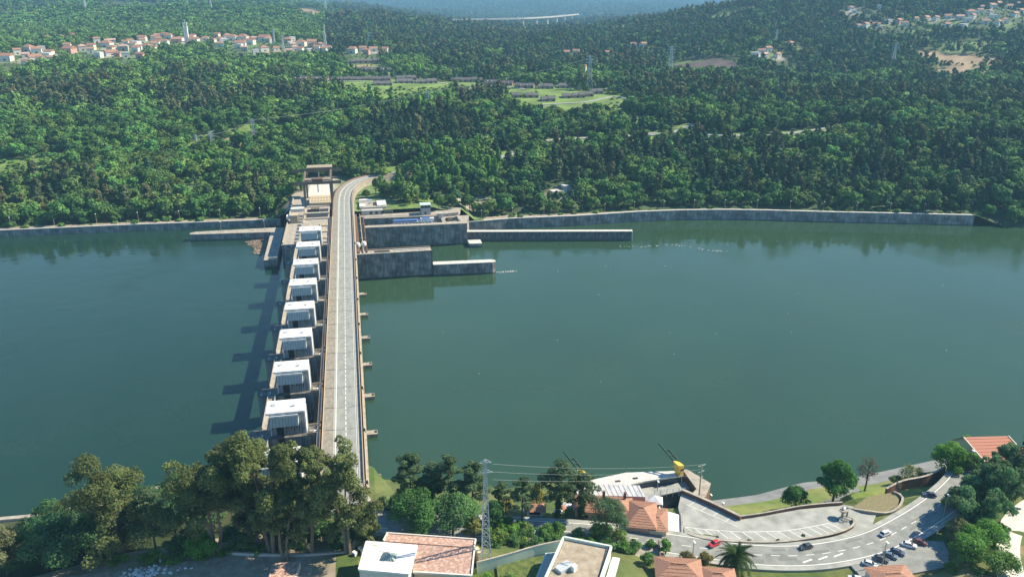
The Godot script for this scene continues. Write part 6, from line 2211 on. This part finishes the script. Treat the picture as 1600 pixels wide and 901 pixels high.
func build_near_trees() -> void:
	rng.seed = 404
	# the eucalyptus stand in front of the dam
	eucalyptus("broad many stemmed eucalyptus standing alone at the left by the rubble", -72.5, -205, 27.5, 23, 4, 8200, .22)
	eucalyptus("wide dark eucalyptus at the left of the stand below the dam", -46, -200, 29.5, 20, 3, 6800, .42)
	eucalyptus("second tall eucalyptus of the stand, its crown reaching left over the water", -38, -203, 31.0, 17, 2, 5400, .40)
	eucalyptus("tallest eucalyptus of the stand, covering the nearest hoist tower", -30, -196, 37.5, 18.5, 2, 7600, .30)
	eucalyptus("narrow eucalyptus with a bare trunk in front of the dam's walkway", -19.5, -194, 33.0, 12, 2, 3400, .45)
	eucalyptus("open crowned eucalyptus at the right of the stand in front of the road", -9.0, -191.5, 30.5, 17.5, 3, 5600, .30, Color(.080, .102, .038))
	eucalyptus("lower eucalyptus hanging in front of the tallest one", -26, -192, 22.0, 13, 2, 3400, .12, Color(.078, .098, .040))
	eucalyptus("short bushy eucalyptus at the foot of the stand's right end", -4.5, -194, 15.0, 9, 2, 1900, .15)
	eucalyptus("slim eucalyptus between the dark one and the tallest one", -35, -200, 24.0, 12, 1, 2600, .25, Color(.060, .075, .034))
	pine("pale green pine with a bare trunk left of the eucalyptus stand", -63, -205, 21.0, 13, 2600, false, Color(.062, .100, .052))
	leafy("broadleaf_tree", "big bluish green leafy tree in the lower left corner", -86, -203, 16.5, 22, 7000, Color(.048, .110, .045), .05, .40)
	leafy("broadleaf_tree", "leafy tree behind the big one in the lower left corner", -94, -210, 13.0, 15, 3600, Color(.055, .125, .042), .08, .38)
	pine("greyish olive pine at the left edge of the picture", -101, -203, 15.0, 15, 3000, false, Color(.085, .098, .050))
	leafy("shrub", "round bright green bush in front of the eucalyptus stand", -49, -199, 7.6, 11, 3200, Color(.060, .155, .025), .02, .30, "", "shrub")
	leafy("shrub", "dark bluish bush in the shade of the eucalyptus stand", -40, -202.4, 7.0, 8, 1500, Color(.035, .090, .045), .02, .30, "", "shrub")
	leafy("shrub", "small bright bush beside the rubble heap", -61.7, -200.0, 3.2, 4.6, 700, Color(.085, .175, .03), .02, .24, "", "shrub")
	leafy("shrub", "dark bush under the lone broad eucalyptus", -77, -208, 5.0, 10, 1500, Color(.035, .085, .03), .02, .30, "", "shrub")
	leafy("broadleaf_tree", "leafy dark tree low in the middle of the eucalyptus stand", -22, -199, 15.0, 11, 2400, Color(.040, .085, .035), .05, .32)
	# the dark understorey between the stand and the shore
	for k in 46:
		var ux := -104.0 + 1.72 * k + rng.randf_range(-1.5, 1.5)
		leafy("broadleaf_tree", ["dark", "greener", "low dark"][k % 3] + " understorey tree " + ("behind the lone broad eucalyptus" if ux < -62.0 else ("behind the dark eucalyptus" if ux < -36.0 else "between the tallest eucalyptus and the dam")), ux, shore_z(ux) + (9.0 + rng.randf_range(0, 38)), rng.randf_range(6.0, 10.5), rng.randf_range(8, 12), 1000, tonal(k), .03, .36, "understorey trees, " + str(["dark", "greener", "low"][k % 3]) + (" at the left" if ux < -62.0 else (" in the middle" if ux < -36.0 else " near the dam")), "tree", 9)
	var fill := [[-42, -204], [-37, -199.5], [-33, -203], [-29, -200], [-25, -203.5], [-21, -204], [-17, -199.5], [-15, -203], [-12, -197], [-10, -200.5], [-6, -198], [-52, -203.5], [-57, -202.5], [-3.5, -203], [-13, -207], [-20, -209]]
	for k in fill.size():
		leafy("broadleaf_tree", ["dark", "olive", "deep green"][k % 3] + " bushy tree at the foot of the eucalyptus stand, among its trunks", fill[k][0], fill[k][1], rng.randf_range(4.5, 8.5), rng.randf_range(6.5, 9.5), 1300, [Color(.042, .092, .030), Color(.060, .095, .034), Color(.036, .080, .032)][k % 3], .02, .34, ["dark", "olive", "deep green"][k % 3] + " bushy trees at the foot of the eucalyptus stand", "tree", 9)
	for k in 10:
		leafy("shrub", "low green bush along the yard wall under the eucalyptus stand", -72.0 + 7.4 * k, -202.5 + .9 * k + rng.randf_range(-1, 1) + (1.4 if k < 4 else 0.0), rng.randf_range(1.6, 2.6), rng.randf_range(5, 8), 520, Color(.070, .150, .026), .02, .26, "bushes along the yard wall", "shrub", 7)
	# pines and leafy trees right of the dam road
	pine("leftmost tall pine of the clump right of the dam road", 10.5, -211, 21.5, 12.5, 3600)
	pine("second pine of the clump, just behind the leftmost one", 16.5, -208, 19.0, 10.5, 2800)
	pine("third pine of the clump with a sharp top", 22, -207.5, 22.5, 11, 3200)
	pine("rightmost pine of the clump, next to the lattice pylon", 28.5, -206, 21.0, 11, 3200)
	leafy("broadleaf_tree", "wide dark green leafy tree below the leftmost pine", 10.7, -200.5, 16.0, 17, 5600, Color(.048, .118, .032), .04, .36)
	leafy("broadleaf_tree", "wide mid green leafy tree between the pines and the pink roof", 21.5, -197.8, 15.2, 17, 5600, Color(.062, .130, .045), .04, .36)
	leafy("broadleaf_tree", "upright dark leafy tree just right of the lattice pylon", 34.5, -198, 12.5, 8, 2000, Color(.035, .095, .028), .05, .32)
	leafy("shrub", "yellowish feathery bush left of the lattice pylon", 27.5, -196, 9.0, 7, 1700, Color(.115, .125, .04), .04, .28, "", "shrub")
	leafy("shrub", "small conical bush on the roundabout's verge", 1.8, -214.2, 4.6, 4.6, 600, Color(.05, .10, .04), .02, .26, "", "shrub")
	leafy("shrub", "dark bush beside the roundabout's wall", 6.5, -214, 4.4, 8, 1300, Color(.04, .085, .032), .02, .28, "", "shrub")
	pine("slim pine with a long bare trunk right of the lattice pylon", 43, -201, 18.6, 8.5, 1700)
	pine("thin pine left of the slim bare one, by the kiosk", 38, -205, 13.5, 7, 1200)
	leafy("cypress_tree", "yellow green conical cypress by the restaurant terrace", 49.8, -210, 12.4, 5.4, 1700, Color(.150, .150, .030), .05, .26)
	leafy("shrub", "yellow leaved bush on the bank beside the kiosk", 39.5, -209, 6.5, 6.0, 1000, Color(.15, .14, .035), .04, .26, "", "shrub")
	pine("tall pine with an ivy clad trunk in front of the restaurant", 55.2, -203.4, 20.6, 13, 3600, true)
	pine("leaning pine with ivy next to the restaurant's roof", 63.2, -204.8, 17.2, 13, 3000, true)
	leafy("casuarina_tree", "feathery grey green tree in front of the restaurant's long roof", 67.4, -192.6, 15.5, 13, 4200, Color(.055, .100, .048), .06, .26)
	# the hedge of shrubs on the slope
	var tones := [Color(.070, .150, .028), Color(.050, .115, .030), Color(.095, .150, .035), Color(.060, .130, .042)]
	for k in 46:
		var f := k / 45.0
		var x := lerpf(31.0, 73.0, f) + rng.randf_range(-1.6, 1.6)
		var z := lerpf(-190.0, -184.6, f) - 4.4 + rng.randf_range(-6.2, 4.6)
		leafy("shrub", "bright green shrub in the dense thicket between the garden wall and the road", x, z, rng.randf_range(2.6, 5.2), rng.randf_range(4.6, 7.6), 720, tones[k % 4], .02, .27, "shrubs of the thicket behind the garden wall", "shrub", 8)
	# right hand side
	leafy("broadleaf_tree", "large round dark green tree by the riverside path", 153.5, -206.5, 18.8, 13.5, 6800, Color(.040, .110, .024), .12, .38)
	leafy("broadleaf_tree", "small bushy dark tree left of the large round one by the path", 139.8, -207.0, 9.8, 10.3, 3200, Color(.036, .100, .024), .06, .32)
	var bare := MB.new()
	var haze := MB.new()
	limb(bare, Vector3(0, -1, 0), Vector3(.3, 7, 0), .34, .22, .4)
	limb(bare, Vector3(.3, 7, 0), Vector3(.1, 11.6, .2), .22, .05, .4)
	var lb := []
	for k in 30:
		var a := rng.randf() * TAU
		var f := rng.randf_range(.4, .95)
		var rr := 4.2 * rng.randf_range(.5, 1.0) * (1.15 - .6 * f)
		var tip := Vector3(cos(a) * rr, 12.4 * f + rr * .4, sin(a) * rr)
		limb(bare, Vector3(.2, 12 * f * .85, 0), tip, .09, .02)
		for q in 3:
			limb(bare, tip.lerp(Vector3(.2, 12 * f * .85, 0), .4), tip + rdir() * 1.3, .04, .015)
		lb.append([tip, Vector3(.9, .8, .9), 1.0])
	leaf_cloud(haze, lb, 900, .2, Color(.17, .14, .09), true, 1.0)
	plant("bare_tree", "thin nearly leafless brown tree on the riverside grass", 165.5, -207, haze, bare, M.bark)
	leafy("broadleaf_tree", "bright green pointed tree left of the salmon roofed house", 197.5, -207.5, 17.5, 13, 5200, Color(.070, .165, .028), .04, .36)
	leafy("broadleaf_tree", "smaller green tree leaning beside the bright pointed one", 203.5, -205.5, 8.5, 8, 1800, Color(.055, .130, .03), .04, .32)
	leafy("shrub", "grey green willow bush on the gravel shore", 192.6, -216.6, 6.4, 10.5, 1900, Color(.095, .125, .055), .02, .28, "", "shrub")
	leafy("shrub", "dark low bush at the water's edge right of the bare tree", 187.0, -217.5, 3.2, 6.5, 900, Color(.045, .09, .03), .02, .28, "", "shrub")
	leafy("shrub", "dark bush between the willow and the bright pointed tree", 195.0, -211.5, 4.6, 7.0, 1100, Color(.040, .085, .030), .02, .28, "", "shrub")
	leafy("broadleaf_tree", "leafy tree behind the roof of the salmon roofed house", 218.6, -222, 15.0, 12, 3600, Color(.060, .140, .030), .1, .36)
	leafy("shrub", "pale green bush in front of the salmon roofed house's gable", 204.5, -201.6, 3.6, 4.6, 800, Color(.11, .17, .04), .02, .26, "", "shrub")
	eucalyptus("feathery dark conifer covering the middle of the salmon roofed house", 208.5, -193.5, 17.0, 11, 2, 3600, .10, Color(.060, .112, .052))
	eucalyptus("dark feathery tree at the roadside below the salmon roofed house", 185.5, -184.8, 13.0, 13, 2, 3800, .06, Color(.056, .118, .050))
	eucalyptus("wide dark feathery tree in the middle of the right hand grove", 194.5, -183.0, 16.5, 15, 3, 4600, .06, Color(.054, .112, .048))
	eucalyptus("dark feathery tree at the near side of the right hand grove", 180.5, -174.5, 12.0, 13, 2, 3600, .06, Color(.058, .118, .048))
	eucalyptus("tall dark feathery tree at the back of the right hand grove", 203.5, -186.5, 18.0, 11, 2, 3400, .08, Color(.054, .110, .050))
	pine("dark pine with a bare trunk at the right edge", 222.5, -199, 17.5, 13, 2800, false, Color(.024, .045, .026))
	leafy("broadleaf_tree", "olive leaved tree at the roadside edge of the right hand grove", 171.6, -171.6, 9.6, 8, 2000, Color(.10, .115, .05), .05, .30)
	leafy("broadleaf_tree", "bright green leafy tree beside the dirt track", 175.5, -165.6, 8.6, 13, 3200, Color(.062, .145, .026), .03, .32)
	leafy("broadleaf_tree", "green leafy tree at the bottom of the right hand grove", 165.5, -160.6, 10.0, 11, 2800, Color(.058, .135, .028), .03, .32)
	leafy("shrub", "green bush between the dirt track and the grove", 182.5, -168.5, 6.0, 8, 1500, Color(.050, .115, .03), .02, .28, "", "shrub")
	leafy("broadleaf_tree", "leafy tree at the bottom right beside the dirt track", 168.8, -153.0, 8.0, 11, 2600, Color(.068, .130, .03), .03, .32)
	for k in 9:
		leafy("shrub", "green bush on the dry grass slope between the grove and the dirt track", 160.0 + 3.6 * k + rng.randf_range(-2, 2), -156.0 - 1.6 * k + rng.randf_range(-5, 3), rng.randf_range(1.4, 3.0), rng.randf_range(3.5, 6.0), 560, tones[k % 4], .02, .26, "bushes on the slope by the dirt track", "shrub", 7)
	leafy("cypress_tree", "small bright cypress at the road edge left of the red car", 82.6, -182.4, 6.6, 4.0, 1300, Color(.080, .165, .03), .02, .24)
	leafy("shrub", "brownish round shrub below the red car", 87.8, -178.6, 4.4, 4.8, 1000, Color(.10, .095, .04), .02, .24, "", "shrub")
	leafy("shrub", "brown green round shrub between the other one and the palm", 92.4, -176.6, 4.6, 5.6, 1200, Color(.105, .10, .035), .02, .24, "", "shrub")
	leafy("shrub", "narrow green shrub by the concrete slab", 79.2, -185.4, 3.8, 3.6, 700, Color(.055, .13, .03), .02, .24, "", "shrub")
	leafy("shrub", "green shrub above the orange roofed house", 75.0, -176.4, 4.6, 5.0, 1000, Color(.065, .145, .035), .02, .24, "", "shrub")
	leafy("shrub", "bright shrub on the lawn in front of the gravel roofed house", 33.0, -170.0, 2.8, 5.5, 900, Color(.095, .16, .045), .02, .24, "", "shrub")
	leafy("shrub", "green shrub at the foot of the tall pylon", 27.6, -174.0, 1.8, 3.4, 500, Color(.075, .17, .03), .02, .22, "", "shrub")
	for k in 5:
		leafy("shrub", "small dark planter bush standing in the car park", 101.4 + 8.9 * k, -187.6 + 4.2 * sin(k * .8) + .4 * k, 1.1, 1.6, 160, Color(.05, .075, .03), .02, .18, "planter bushes in the car park", "shrub", 5)
	# palm
	var t := thing("palm_tree", "big date palm with arching fronds at the bottom edge beside the road", "tree", ground(99.0, -170.6))
	var wd := MB.new()
	wd.tube(Vector3(0, -1, 0), Vector3(0, 5.6, 0), .5, .42, 8)
	part("trunk", wd, M.bark, t)
	var fm := MB.new()
	for i in 9:
		var a := Vector3(i * .62, 1.5 * sin(i * .36) - .04 * i * i * .5, 0)
		var b := Vector3((i + 1) * .62, 1.5 * sin((i + 1) * .36) - .04 * (i + 1) * (i + 1) * .5, 0)
		fm.col = Color(.07, .10, .035)
		fm.bar(a, b, .07)
		for s in [-1, 1]:
			for q in 3:
				var c := a.lerp(b, q / 3.0)
				fm.col = Color(.055, .105, .03) * rng.randf_range(.8, 1.3)
				var l := 1.5 * (1.0 - absf(i - 4) / 7.0)
				fm.tri(c, c + Vector3(.26, 0, 0), c + Vector3(.55, -.3, l * s))
	var frond := fm.mesh()
	for k in 44:
		var f := part("frond", frond, M.leaf, t, Vector3(0, 5.5, 0))
		f.rotation = Vector3(0, k * 2.4, lerpf(1.05, -.75, k / 43.0))
		f.scale = Vector3.ONE * rng.randf_range(.85, 1.1)

func lock_trees() -> void:
	rng.seed = 515
	var names := ["round bright green tree on the lock lawn beside the control house", "grey green rounded tree in the middle of the lock lawn", "tall leafy tree at the left of the lock lawn", "yellow green small tree on the lock lawn", "broad tree behind the lock workshop", "bushy tree between the workshop and the curving road", "leafy tree right of the control house", "dark leafy tree at the right edge of the lock lawn", "tall tree at the back of the lock lawn", "slim tree at the back left of the lock lawn"]
	var spots := [[62, -601, 12, 9, .10, .20, .04], [44, -622, 12, 11, .10, .15, .08], [30, -630, 14, 9, .08, .17, .04], [40, -610, 7.5, 6.5, .16, .22, .045], [24, -640, 13, 10, .07, .15, .04], [8, -640, 8, 7, .12, .20, .05], [74, -606, 11, 9, .08, .17, .04], [84, -612, 10, 9, .06, .13, .04], [54, -634, 15, 10, .08, .17, .045], [16, -652, 15, 7, .10, .19, .045]]
	lift = 1.0
	for k in 10:
		var q: Array = spots[k]
		leafy("broadleaf_tree", names[k], q[0], q[1], q[2], q[3], 900, Color(q[4], q[5], q[6]), .06, .55)

func more() -> void:
	make_protos()
	build_near_roads()
	build_near_buildings()
	build_villages()
	build_near_trees()
	lock_trees()
	build_forest()
	build_cars()

func tonal(k: int) -> Color:
	return [Color(.040, .088, .034), Color(.050, .110, .034), Color(.036, .080, .036)][k % 3]

const FOG := true

func _ready() -> void:
	# camera
	var cam := Camera3D.new()
	cam.name = "Camera"
	cam.fov = 39.63
	cam.near = 1.0
	cam.far = 20000.0
	cam.position = Vector3(0, 166, 0)
	cam.rotation_degrees = Vector3(-20.2, -11.26, 0)
	add_child(cam)
	cam.current = true
	# sky, air and exposure
	var we := WorldEnvironment.new()
	we.name = "Surroundings"
	var env := Environment.new()
	env.background_mode = Environment.BG_SKY
	var sky := Sky.new()
	var sm := ProceduralSkyMaterial.new()
	sm.sky_top_color = Color(.19, .38, .58)
	sm.sky_horizon_color = Color(.62, .78, .86)
	sm.sky_curve = .22
	sm.ground_bottom_color = Color(.20, .24, .22)
	sm.ground_horizon_color = Color(.55, .66, .76)
	sky.sky_material = sm
	env.sky = sky
	env.background_energy_multiplier = 1.0
	env.tonemap_mode = Environment.TONE_MAPPER_LINEAR
	env.tonemap_exposure = 1.85
	env.sdfgi_enabled = true
	env.ssao_enabled = true
	env.ssil_enabled = true
	env.fog_enabled = FOG
	env.fog_density = 0.00011
	env.volumetric_fog_enabled = true
	env.volumetric_fog_density = 0.0
	env.fog_light_color = Color(.58, .80, .95)
	we.environment = env
	add_child(we)
	# sun, from the right and a little beyond the dam
	var sun := DirectionalLight3D.new()
	sun.name = "Sun"
	sun.light_energy = 1.6
	sun.light_color = Color(1.0, .94, .83)
	sun.light_angular_distance = .5
	sun.shadow_enabled = true
	add_child(sun)
	var towards := Vector3(cos(deg_to_rad(41.5)) * cos(deg_to_rad(6)), sin(deg_to_rad(41.5)), -cos(deg_to_rad(41.5)) * sin(deg_to_rad(6)))
	sun.look_at_from_position(towards * 100.0, Vector3.ZERO)

	make_materials()
	cover.resize(GW * GH)
	soil.resize(GW * GH)
	plan_far_side()
	build_land()
	bank_walls()
	build_dam()
	build_lock()
	more()
	# thicker air over the far valley
	var hz := FogVolume.new()
	hz.name = "valley_haze"
	hz.size = Vector3(11000, 330, 6400)
	hz.position = Vector3(1300, 150, -5600)
	var fm := FogMaterial.new()
	fm.albedo = Color(.58, .80, .95)
	fm.density = 0.0005
	hz.material = fm
	hz.set_meta("kind", "stuff")
	add_child(hz)
